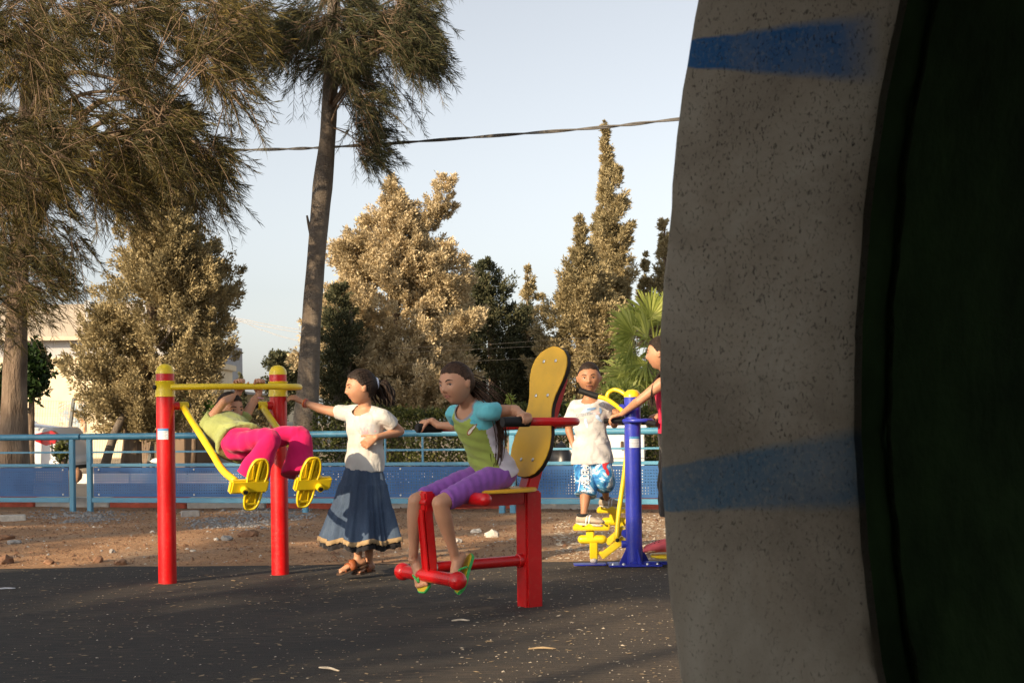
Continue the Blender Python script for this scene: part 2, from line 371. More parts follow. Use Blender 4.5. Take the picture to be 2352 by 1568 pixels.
for i in range(22):
    MB().box(q0 - FN * 5.7 + FD * (i * 1.02 + .5) + V3(0, 0, .06), (1.0, .2, .24), (FD, -FN, UPV)).build('kerb_stone', M['kerb_white'], kerb2, bevel=.012)
def panel_mesh(o, L, h, t=.004):
    me = bpy.data.meshes.new('panel'); v = []; f = []; uvs = []
    for s_ in (0, 1):
        b = len(v); off = FN * (t * s_)
        v += [o + off, o + FD * L + off, o + FD * L + UPV * h + off, o + UPV * h + off]; f.append((b, b + 1, b + 2, b + 3)); uvs += [(0, 0), (L, 0), (L, h), (0, h)]
    for a, b in ((0, 1), (1, 2), (2, 3), (3, 0)): f.append((a, b, b + 4, a + 4)); uvs += [(0, 0)] * 4
    me.from_pydata([tuple(q) for q in v], [], f); uv = me.uv_layers.new(name='UVMap')
    for i, q in enumerate(uvs): uv.data[i].uv = q
    return me
def fence_section(u0, u1, label, mids=(), subs=(), plain_until=None):
    a, b = fence_pt(u0), fence_pt(u1); L = np.linalg.norm(b - a); r = thing('railing', label, 'railing', a, 'blue railings along the road')
    for w in [0, L] + [np.linalg.norm(fence_pt(m) - a) for m in mids]:
        MB().box(a + FD * w + V3(0, 0, .41), (.062, .05, .86), (FD, FN, UPV)).build('post', M['rail_blue'], r, bevel=.006)
    MB().tube([a - FD * .10 + V3(0, 0, .868), b + FD * .10 + V3(0, 0, .868)], .036, 16).build('top_rail', M['rail_blue'], r)
    MB().box((a + b) / 2 + V3(0, 0, .690), (L - .062, .022, .022), (FD, FN, UPV)).build('middle_rail', M['rail_blue'], r, bevel=.003)
    MB().box((a + b) / 2 + V3(0, 0, .540), (L - .062, .040, .036), (FD, FN, UPV)).build('lower_rail', M['rail_blue'], r, bevel=.004)
    MB().box((a + b) / 2 + V3(0, 0, .140), (L - .062, .040, .055), (FD, FN, UPV)).build('bottom_rail', M['rail_blue'], r, bevel=.004)
    for sb in subs:
        p = fence_pt(sb); MB().box(p + V3(0, 0, .695), (.022, .02, .275), (FD, FN, UPV)).build('baluster', M['rail_blue'], r, bevel=.003)
    edges = [0.0] + sorted(np.linalg.norm(fence_pt(m) - a) for m in mids) + [L]
    for x0, x1 in zip(edges, edges[1:]):
        o = a + FD * (x0 + .05) + V3(0, 0, .178); Lp = x1 - x0 - .10
        p = link('perforated_panel', panel_mesh(o, Lp, .335), M['panel'], r)
        for cx in (.07, Lp / 2 - .01, Lp - .07):
            for cz in (.025, .31):
                MB().lathe([(.011, 0), (.011, .005), (.006, .009)], o + FD * cx + UPV * cz + FN * .006, FN, 10).build('bolt', M['steel'], p)
        for cx in (.07, Lp - .07):
            MB().box(o + FD * cx + V3(0, 0, .345), (.03, .008, .03), (FD, FN, UPV)).build('bracket', M['rail_blue'], r)
    return r
fence_section(-420, 165, 'blue railing section at the far left, beside the big tree trunk')
fence_section(205, 1151, 'long blue railing section behind the hanging child and the standing girl', (699,), (884, 970))
fence_section(1176, 2900, 'blue railing section at the right, behind the boy and the blue post', (1700, 2250))

# ------------------------------------------------------------------ concrete ring with dark inside
def build_ring():
    ax = V3(.7071, .7071, 0); h = V3(.7071, -.7071, 0); Ro, th, zc, Lp = 1.42, .206, 1.0, 3.0
    c = V3(PIPE_O[0], PIPE_O[1], zc) + h * Ro
    root = thing('concrete_tunnel', 'thick concrete tunnel ring with two sprayed blue stripes in the right foreground', 'play tunnel', (c[0], c[1], 0))
    N = 420; ths = np.arange(N) * 2 * math.pi / N; Ri = Ro - th
    def rngv(i, rad, k): return .0005 * (np.sin(ths * 37 + k) + np.sin(ths * 83 + 2 * k) + .8 * np.sin(ths * 171 + 3 * k)) * rad
    def ring(rad, depth, amp, k):
        rr = rad + rngv(0, amp, k)
        if k == 1: rr = rr - .012 * np.exp(-((((ths - math.pi + .112) + math.pi) % (2 * math.pi) - math.pi) / .006) ** 2) - .006 * np.exp(-((((ths - math.pi + .13) + math.pi) % (2 * math.pi) - math.pi) / .006) ** 2)
        return c + np.outer(np.cos(ths) * rr, h) + np.outer(np.sin(ths) * rr, V3(0, 0, 1)) + ax * depth
    def strip(a, b, name, mat, parent, smooth=True):
        v = np.vstack([a, b]); i = np.arange(N); j = (i + 1) % N
        return link(name, fast_mesh(name, v, None, np.stack([i, j, j + N, i + N], -1)), mat, parent, smooth)
    # wall: outer skin, end face with small chamfers, one mesh
    rings = [ring(Ro, Lp, 0, 0), ring(Ro, .012, .5, 1), ring(Ro - .004, .003, 1, 1), ring(Ro - .010, 0, .4, 2)]
    rings += [ring(Ro + (Ri - Ro) * q, .0015 * math.sin(9 * q), .3, 3) for q in (.25, .5, .75)] + [ring(Ri + .008, 0, .5, 4), ring(Ri + .002, .004, .8, 5), ring(Ri, .012, .6, 5)]
    v = np.vstack(rings); F = []; i = np.arange(N); j = (i + 1) % N
    for k in range(len(rings) - 1): F.append(np.stack([i + k * N, j + k * N, j + (k + 1) * N, i + (k + 1) * N], -1))
    link('ring_wall', fast_mesh('ring_wall', v, None, np.vstack(F)), M['concrete'], root, 'auto')
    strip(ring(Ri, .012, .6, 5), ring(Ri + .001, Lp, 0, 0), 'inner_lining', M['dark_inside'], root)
    if 0: ii = ring(Ri, Lp - .02, 0, 0); vv = np.vstack([ii, [c + ax * (Lp - .02)]]); link('end_wall', fast_mesh('end_wall', vv, np.stack([i, j, np.full(N, N)], -1)), M['dark_inside'], root)
    zs = (np.sin(ths * 61) + np.sin(ths * 23 + 1) + np.sin(ths * 141)) * .0016
    a = ring(Ri - .002, .05, .5, 6) + np.outer(zs, ax); b = ring(Ri - .004, .054, .5, 6) + np.outer(zs, ax); d = ring(Ri - .001, .058, .5, 6) + np.outer(zs * 1.5, ax)
    v = np.vstack([a, b, d]); link('moss_line', fast_mesh('moss_line', v, None, np.vstack([np.stack([i, j, j + N, i + N], -1), np.stack([i + N, j + N, j + 2 * N, i + 2 * N], -1)])), M['moss'], root, True)
build_ring()

# ------------------------------------------------------------------ stones and litter
def rock_mesh(c, s, seed, sq=.7):
    bm = bmesh.new(); bmesh.ops.create_icosphere(bm, subdivisions=2, radius=1)
    rr = np.random.default_rng(seed); ph = rr.uniform(0, 6, 9); st = rr.uniform(.7, 1.25, 3)
    for v in bm.verts:
        p = v.co; k = 1 + .16 * math.sin(3.1 * p.x + ph[0] + 2 * p.y) + .13 * math.sin(4.3 * p.y + ph[1] + 3 * p.z) + .1 * math.sin(7 * p.z + ph[2] + 5 * p.x)
        v.co = Vector((c[0] + p.x * k * s * st[0], c[1] + p.y * k * s * st[1], c[2] + p.z * k * s * sq * st[2]))
    me = bpy.data.meshes.new('rock'); bm.to_mesh(me); bm.free(); return me
rocks = [(12, 1232, 17, 'brown', 'brown lump of earth at the left picture edge, upper of two'), (15, 1282, 20, 'brown', 'reddish brown rock at the left picture edge by the asphalt'), (113, 1287, 14, 'brown', 'dark brown rock lying on the asphalt edge at the left'),
         (226, 1283, 16, 'brown', 'reddish brown clod left of the near red post'), (278, 1288, 13, 'brown', 'small brown clod nearest the near red post'), (32, 1246, 12, 'grey', 'small grey stone beside the brown lump at the left edge'),
         (258, 1268, 9, 'grey', 'little grey stone above the clods left of the red post'), (521, 1243, 14, 'grey', 'grey stone on the dirt between the two red posts'), (497, 1247, 7, 'pale', 'white pebble left of the grey stone between the red posts'),
         (443, 1267, 7, 'pale', 'white pebble near the asphalt edge between the red posts'), (570, 1232, 19, 'brown', 'flat brown clod beside the far red post'), (350, 1228, 6, 'pale', 'pale pebble just left of the near red post'),
         (1130, 1226, 16, 'pale', 'pale broken stone on the dirt under the seat'), (1093, 1216, 10, 'pale', 'smaller pale stone left of the broken stone under the seat'), (1338, 1167, 10, 'pale', 'white crumpled litter on the dirt behind the boy'), (1050, 1245, 9, 'pale', 'pale pebble by the seated girl\'s shin'), (1348, 1227, 9, 'grey', 'grey pebble left of the yellow pedal frame')]
for i, (u, v, r, c, lab) in enumerate(rocks):
    g = ground_at(u, v + r * .5); s = r * g[1] / FPX; g[2] = dirt_z(g[0], g[1]) + s * .25
    link('rock', rock_mesh(g, s, i), M['stone_' + c], None, False, loc=tuple(g), label=lab, cat='rock', group='stones on the dirt')
def block(u, v, w, h, d, m, lab):
    g = ground_at(u, v); k = g[1] / FPX; g[2] = dirt_z(g[0], g[1]); A = nrm(V3(1, .35, 0))
    MB().box(g + V3(0, 0, h * k * .35), (w * k, d, h * k), (A, V3(-A[1], A[0], 0), UPV)).build('concrete_block', M[m], None, loc=tuple(g), bevel=.008, label=lab, cat='block')
block(28, 1195, 60, 16, .2, 'stone_pale', 'broken pale concrete block on the dirt at the left edge')
block(437, 1187, 40, 16, .16, 'stone_grey', 'grey concrete brick lying on the dirt by the near red post')
def scatter(name, n, xf, size, mats, label, cat, flat=.35):
    """loose bits nobody could count, one object; each bit a little tetra-like chip"""
    P = xf(n); n = len(P); s = rng.lognormal(0, .45, n) * size; a = rng.uniform(0, 6.28, n); el = rng.uniform(.5, 2.2, n)
    cx, cy = np.cos(a), np.sin(a); L = np.stack([cx, cy, 0 * a], -1) * (s * el)[:, None]; W = np.stack([-cy, cx, 0 * a], -1) * s[:, None]; H = np.stack([0 * a, 0 * a, s * flat * rng.uniform(.5, 2, n)], -1)
    v = np.stack([P - L, P + W * .8, P + L, P - W * .7, P + H + L * .1], 1).reshape(-1, 3); b = np.arange(n) * 5
    tr = np.concatenate([np.stack([b, b + 3, b + 4], -1), np.stack([b + 3, b + 2, b + 4], -1), np.stack([b + 2, b + 1, b + 4], -1), np.stack([b + 1, b, b + 4], -1)])
    return link(name, fast_mesh(name, v, tr), mats, None, False, label=label, cat=cat, kind='stuff')
def on_asphalt(n):
    y = 4.6 + (EDGE - 4.6) * rng.random(n) ** .8; x = rng.uniform(-.42, .2, n) * y + rng.normal(0, .1, n); return np.stack([x, y, 0 * x + .003], -1)
def on_asphalt_right(n):
    y = rng.uniform(4.7, 9.75, n); x = y * rng.uniform(-.05, .16, n); return np.stack([x, y, 0 * x + .003], -1)
def on_dirt(n):
    y = rng.uniform(EDGE - .02, 16, n); x = rng.uniform(-.42, .22, n) * y; return np.stack([x, y, dirt_z(x, y) + .002], -1)
M['chip'] = matte('pale_chips', (.58, .49, .37), .8, .35, 30); M['straw'] = matte('straw_bits', (.30, .22, .13), .85, .35, 30)
scatter('pale_chips', 900, on_asphalt, .0028, M['chip'], 'small pale chips strewn over the dark asphalt', 'chips')
scatter('wood_chips', 800, on_asphalt_right, .0032, M['chip'], 'bright wood chips strewn on the right of the asphalt', 'chips')
scatter('straw_bits', 2600, on_asphalt, .0055, M['straw'], 'brown straw and grit strewn over the asphalt', 'straw', .15)
scatter('gravel', 9000, on_dirt, .0065, M['stone_brown'], 'brown crumbs of earth and gravel on the dirt', 'gravel', .7)
scatter('pale_gravel', 1800, on_dirt, .0055, M['stone_pale'], 'pale gravel bits on the dirt', 'gravel', .6)
def gpile(n):
    out = []
    for (u, v, su, sv, k) in ((540, 1205, 60, 9, .35), (600, 1180, 40, 6, .2), (180, 1182, 60, 5, .2), (660, 1185, 30, 6, .12), (200, 1195, 40, 5, .13)):
        for _ in range(int(n * k)):
            g = ground_at(random.gauss(u, su), random.gauss(v, sv)); out.append((g[0], g[1], dirt_z(g[0], g[1]) + .006))
    return np.array(out)
scatter('grey_gravel', 2600, gpile, .010, M['stone_grey'], 'patches of grey gravel on the dirt', 'gravel', .6)
def on_right_dirt(n):
    y = rng.uniform(9.7, 13.5, n); x = y * rng.uniform(.03, .2, n); return np.stack([x, y, dirt_z(x, y) + .003], -1)
scatter('bark_chips', 3000, on_right_dirt, .008, M['chip'], 'pale bark chips on the sunny dirt by the blue post', 'chips', .4)
for (u, v, L, lab, m, an) in ((8, 1354, .14, 'thin white stick lying on the asphalt at the left edge', 'white_print', .3), (756, 1539, .12, 'pale twig lying on the asphalt in the foreground', 'chip', -.4),
                              (1058, 1427, .09, 'thin pale straw on the asphalt below the foot bar', 'chip', 0.), (1245, 1492, .12, 'thin straw on the asphalt right of centre', 'straw', 0.)):
    g = ground_at(u, v); d = nrm(V3(math.cos(an), math.sin(an) * 2, 0)); pts = [g - d * L / 2 + UPV * .006, g + V3(0, .004, .010), g + d * L * .3 + V3(0, -.003, .008), g + d * L / 2 + UPV * .006]
    MB().tube(catmull(pts, 9), [.003, .0045, .005, .005, .0045, .0045, .004, .003, .002], 7).build('twig', M[m], None, loc=tuple(g), label=lab, cat='twig')
# ------------------------------------------------------------------ trees
def m_bark(name, c0, c1, rings=False):
    t = NT(name); a = t.noise(9, 5, .65, stretch=(1, 1, .22)); b = t.noise(2, 3); c = t.noise(26, 3, .6, stretch=(.5, .5, 3.2) if rings else (1.5, 1.5, .3))
    k = t.ramp(a, [(.3, c0), (.68, c1)]); k = t.mix(t.math('MULTIPLY', c, .4), k, sc(c0, .6)); k = t.mix(t.math('MULTIPLY', t.ramp(b, [(.45, (0, 0, 0)), (.7, (1, 1, 1))]), .4), k, (.34, .27, .2))
    t.col(k); t.set(Roughness=.95, Specular_IOR_Level=.15); t.bump(t.math('ADD', a, t.math('MULTIPLY', c, .7)), .9, .04); return t.m
M['bark'] = m_bark('bark', (.10, .07, .05), (.27, .20, .145)); M['bark_grey'] = m_bark('bark_grey', (.13, .105, .085), (.27, .23, .19), True)
M['twig'] = matte('twig', (.16, .11, .07), .9, .3)
M['needle'] = leafmat('casuarina_needles', (.012, .016, .006), (.080, .068, .019), .22, .9, .6, (.34, .225, .045))
M['needle_grey'] = leafmat('casuarina_needles_grey', (.016, .022, .011), (.074, .074, .030), .2, .8, .6, (.22, .17, .055))
M['cyp_tan'] = leafmat('cypress_tan', (.21, .168, .092), (.66, .54, .335), .22, 1.3, .8, (.80, .68, .47))
M['cyp_olive'] = leafmat('cypress_olive', (.115, .102, .052), (.44, .36, .195), .22, 1.2, .8, (.62, .51, .30))
M['cyp_dark'] = leafmat('cypress_dark', (.028, .038, .020), (.10, .105, .055), .15, 1.2, .8, (.24, .20, .10))
M['hedge'] = leafmat('hedge_leaves', (.022, .035, .010), (.095, .105, .030), .25, 2.5, .5, (.26, .22, .075))
M['bright'] = leafmat('bright_leaves', (.05, .10, .02), (.16, .26, .05), .35, 3, .5)
M['deep'] = leafmat('deep_green_leaves', (.010, .025, .008), (.04, .075, .018), .2, 3, .4)
M['palm'] = leafmat('palm_leaf', (.16, .21, .04), (.46, .50, .13), .5, 3, .35, (.68, .68, .28))
M['palm_dry'] = matte('palm_trunk', (.20, .15, .10), .95, .4, 8, 1, 20, bdist=.03)

def diamonds(P, D, Wd, L, W):
    """elongated leaf faces: base P, direction D, side Wd"""
    a = P; b = P + D * (L * .45)[:, None] + Wd * W[:, None]; c = P + D * L[:, None]; d = P + D * (L * .45)[:, None] - Wd * W[:, None]
    n = len(P); v = np.stack([a, b, c, d], 1).reshape(-1, 3); i = np.arange(n) * 4; return v, np.stack([i, i + 1, i + 2, i + 3], -1)
def rand_dir(n): return nrm(rng.normal(size=(n, 3)))
def side_of(D): return nrm(np.cross(D, rand_dir(len(D))))
def trunk(name, pts, rads, mat, parent, lump=.05, sides=22, n=40):
    P = catmull(pts, n); r = np.interp(np.linspace(0, 1, n), np.linspace(0, 1, len(rads)), rads)
    b = MB().tube(P, r, sides); v = np.array(b.v); ax = np.repeat(P, sides, 0); d = v - ax; th = np.arctan2(d[:, 1], d[:, 0])
    k = 1 + lump * (np.sin(3 * th + v[:, 2] * 1.3) + .6 * np.sin(5 * th - v[:, 2] * 3.1) + .5 * np.sin(v[:, 2] * 7 + 2 * th))
    b.v = [tuple(q) for q in ax + d * k[:, None]]
    return b.build(name, mat, parent, True)
def plume_tree(name, label, lobes, mat, trunk_pts, trunk_r, group=None, leaf=(0.079, 0.0124), csize=0.145, K=235, mats2=None, trunk_mat='bark', limbs=6, cat='tree', droop=0.):
    base = np.asarray(trunk_pts[0], float); root = thing(name, label, cat, (base[0], base[1], 0), group)
    trunk('trunk', trunk_pts, trunk_r, M[trunk_mat], root, .06, 12, 16)
    Vs, Qs, nb = [], [], 0; lb = MB()
    for lo in lobes:
        b, t, rm, nC, prof = np.asarray(lo[0], float), np.asarray(lo[1], float), lo[2], lo[3], lo[4]; kk = lo[5] if len(lo) > 5 else 1.
        pf = {'cone': lambda q: (1 - q) ** 1.0 * np.clip(q * 9, 0, 1) ** .4 * .97 + .03, 'col': lambda q: np.clip((1 - q) * 2.6, 0, 1) ** .75 * np.clip(q * 6 + .25, 0, 1), 'blob': lambda q: np.sqrt(np.clip(1 - (2 * q - 1) ** 2, 0, 1)), 'egg': lambda q: np.clip(np.sin(np.pi * q ** .72), 0, 1) ** .7}[prof]
        nC = int(nC * .9); q = rng.random(nC * 4); keep = rng.random(nC * 4) < (.15 + pf(q)); q = q[keep][:nC]; n = len(q); th = rng.uniform(0, 6.283, n)
        lump = 1 + .22 * np.sin(3 * th + 9 * q + rm) + .16 * np.sin(5 * th - 14 * q) + .12 * np.sin(2 * th + 23 * q)
        rr = pf(q) * rm * lump * np.sqrt(rng.uniform(.12, 1.0, n)); ax = b + (t - b) * q[:, None]
        O = np.stack([np.cos(th), np.sin(th), 0 * th], -1); Cc = ax + O * rr[:, None]
        for k in range(limbs):
            i = rng.integers(n); s0 = b + (t - b) * max(0, q[i] - .12); lb.tube(catmull([s0, (s0 + Cc[i]) / 2 + V3(0, 0, -.05), Cc[i]], 6), np.linspace(.035, .008, 6) * kk * (rm / 1.2), 5)
        up = nrm(O * .75 + V3(0, 0, .75 - droop)); cs = csize * kk * rng.uniform(.55, 1.35, n) * (.35 + .65 * np.clip(rm * pf(q) / .35, 0, 1))
        K_ = K; C2 = np.repeat(Cc, K, 0); U2 = np.repeat(up, K, 0); S2 = np.repeat(cs, K)
        off = rng.normal(size=(n * K, 3)) * .27; al = rng.uniform(-.6, 1.0, n * K)
        Pp = C2 + (off * (1.05 - .45 * np.clip(al, 0, 1))[:, None] + U2 * al[:, None]) * S2[:, None]
        D = nrm(U2 * .8 + off * 1.1 + rng.normal(size=(n * K, 3)) * .35); L = leaf[0] * kk * rng.uniform(.55, 1.3, n * K); W = leaf[1] * kk * rng.uniform(.7, 1.4, n * K)
        v, f = diamonds(Pp, D, side_of(D), L, W); Vs.append(v); Qs.append(f + nb); nb += len(v)
    link('crown', fast_mesh('crown', np.vstack(Vs), None, np.vstack(Qs)), M[mat], root)
    if lb.v: lb.build('limbs', M['bark_grey'], root, True, kind='stuff')
    return root
def lobe(u0, v0, u1, v1, rpx, Y, n, prof='cone', dy=0, kk=1.):
    return (at(u0, v0, Y + dy), at(u1, v1, Y + dy), rpx * Y / FPX, n, prof, kk)
def tp(Y, *uv): return [at(u, v, Y) for u, v in uv]
def gz(Y): return lambda u: at(u, CV + FPX / Y, Y)

# big dusty juniper behind the near red post
Y = 26.; g = gz(Y)
plume_tree('juniper_tree', 'large dusty juniper standing behind the left red post', [lobe(350, 1010, 385, 430, 150, Y, 700, 'egg'), lobe(405, 700, 372, 345, 110, Y, 480, 'cone', -.3), lobe(440, 860, 478, 560, 80, Y, 220, 'blob', .4), lobe(250, 960, 245, 700, 62, Y, 150, 'blob', -.4), lobe(300, 1010, 310, 850, 105, Y, 150, 'blob', .3), lobe(455, 860, 490, 780, 55, Y, 60, 'blob', -.6)],
           'cyp_olive', [g(300), at(308, 960, Y), at(345, 750, Y), at(370, 500, Y)], [.2, .17, .11, .04], leaf=(0.072, 0.0130), csize=0.170, K=128, limbs=7)
# second stem leaning left
trunk('leaning_stem', [gz(25.6)(235), at(262, 1000, 25.6), at(300, 920, 25.8)], [.09, .08, .06], M['bark_grey'], bpy.data.objects['juniper_tree'], .05, 10, 12)
# big tan cypress in the centre
Y = 32.; g = gz(Y)
plume_tree('tan_cypress', 'broad sunlit tan cypress in the middle behind the hedge', [lobe(905, 975, 905, 460, 172, Y, 1050, 'egg'), lobe(920, 660, 905, 405, 100, Y, 330, 'cone', -.3), lobe(900, 960, 905, 760, 130, Y, 330, 'blob', -.9), lobe(965, 560, 1030, 400, 32, Y, 70, 'blob', -.2, .8), lobe(1000, 505, 1035, 470, 24, Y, 26, 'blob', -.2, .8), lobe(830, 640, 810, 560, 60, Y, 90, 'blob', -.6), lobe(800, 780, 790, 660, 62, Y, 110, 'blob', .2), lobe(990, 740, 1000, 560, 75, Y, 150, 'blob', -.2), lobe(1040, 770, 1080, 720, 40, Y, 60, 'blob', -.7), lobe(980, 950, 990, 800, 100, Y, 190, 'blob', -.5)],
           'cyp_tan', [g(905), at(905, 900, Y), at(905, 650, Y), at(920, 460, Y)], [.22, .2, .14, .05], leaf=(0.086, 0.0161), csize=0.187, K=134, limbs=9)
Y = 30.; g = gz(Y)
plume_tree('shaded_juniper', 'dark juniper with a bare slanting limb right of the tall bare trunk', [lobe(775, 960, 780, 640, 48, Y, 200, 'egg'), lobe(770, 900, 752, 800, 40, Y, 60, 'blob')], 'cyp_dark', [g(785), at(770, 950, Y), at(800, 830, Y), at(808, 700, Y)], [.14, .12, .09, .04], leaf=(0.079, 0.0136), csize=0.170, K=105, limbs=7, trunk_mat='bark_grey')
Y = 37.; g = gz(Y)
plume_tree('dark_cypress', 'dark green cypress right of the broad tan cypress', [lobe(1135, 990, 1120, 600, 92, Y, 420, 'egg'), lobe(1110, 760, 1112, 598, 34, Y, 80, 'cone', -.3), lobe(1060, 900, 1050, 640, 60, Y, 160, 'blob', .8), lobe(1205, 960, 1200, 780, 60, Y, 120, 'blob', .2)], 'cyp_dark', [g(1140), at(1135, 900, Y), at(1120, 640, Y)], [.2, .15, .04], leaf=(0.094, 0.0174), csize=0.221, K=122, limbs=4)
Y = 40.; g = gz(Y)
plume_tree('thin_cypress', 'thin scraggy cypress tip between the dark cypress and the tall spire', [lobe(1215, 930, 1212, 600, 38, Y, 130, 'cone'), lobe(1240, 800, 1245, 680, 22, Y, 30, 'blob')], 'cyp_olive', [g(1215), at(1214, 800, Y), at(1211, 620, Y)], [.12, .08, .02], leaf=(0.094, 0.0161), csize=0.221, K=99, limbs=5)
Y = 36.; g = gz(Y)
plume_tree('spire_cypress', 'tallest cypress spire, tapering to a thin tip', [lobe(1412, 960, 1390, 285, 56, Y, 640, 'cone'), lobe(1425, 800, 1408, 360, 34, Y, 150, 'col', -.3), lobe(1390, 760, 1385, 420, 26, Y, 120, 'col', .3), lobe(1388, 380, 1389, 280, 8, Y, 60, 'cone', 0, .6)], 'cyp_olive', [g(1412), at(1408, 700, Y), at(1392, 330, Y)], [.2, .12, .02], leaf=(0.108, 0.0149), csize=0.187, K=122, limbs=2)
Y = 34.; g = gz(Y)
plume_tree('twin_cypress', 'bushy cypress with a small spire, left of the tallest spire', [lobe(1330, 980, 1340, 560, 92, Y, 430, 'egg'), lobe(1335, 760, 1332, 470, 30, Y, 130, 'cone', -.2), lobe(1390, 920, 1385, 700, 60, Y, 150, 'blob', -.4), lobe(1275, 900, 1270, 780, 45, Y, 80, 'blob')], 'cyp_olive', [g(1335), at(1335, 800, Y), at(1333, 500, Y)], [.2, .13, .03], leaf=(0.094, 0.0161), csize=0.204, K=128, limbs=4)
Y = 38.; g = gz(Y)
plume_tree('edge_cypress', 'slim cypress half hidden by the concrete ring', [lobe(1535, 960, 1525, 495, 50, Y, 320, 'cone'), lobe(1488, 800, 1480, 585, 26, Y, 90, 'cone')], 'cyp_olive', [g(1535), at(1530, 700, Y), at(1526, 520, Y)], [.2, .12, .02], leaf=(0.101, 0.0161), csize=0.204, K=117, limbs=4)
Y = 48.; g = gz(Y)
plume_tree('far_pine', 'small dark round-topped tree on the skyline beside the far red post', [lobe(645, 860, 645, 815, 26, Y, 60, 'blob'), lobe(680, 900, 675, 842, 36, Y, 80, 'blob'), lobe(640, 960, 640, 870, 30, Y, 60, 'blob')], 'cyp_dark', [g(650), at(650, 900, Y), at(648, 830, Y)], [.15, .12, .06], leaf=(0.108, 0.0248), csize=0.255, K=99, limbs=2)
Y = 40.; g = gz(Y)
plume_tree('small_cypress', 'small dark cypress seen between the hanging child\'s arms', [lobe(553, 985, 552, 856, 20, Y, 130, 'cone', 0, .8)], 'cyp_dark', [g(553), at(553, 980, Y), at(553, 900, Y)], [.08, .06, .02], leaf=(0.072, 0.0136), csize=0.170, K=99, limbs=0)

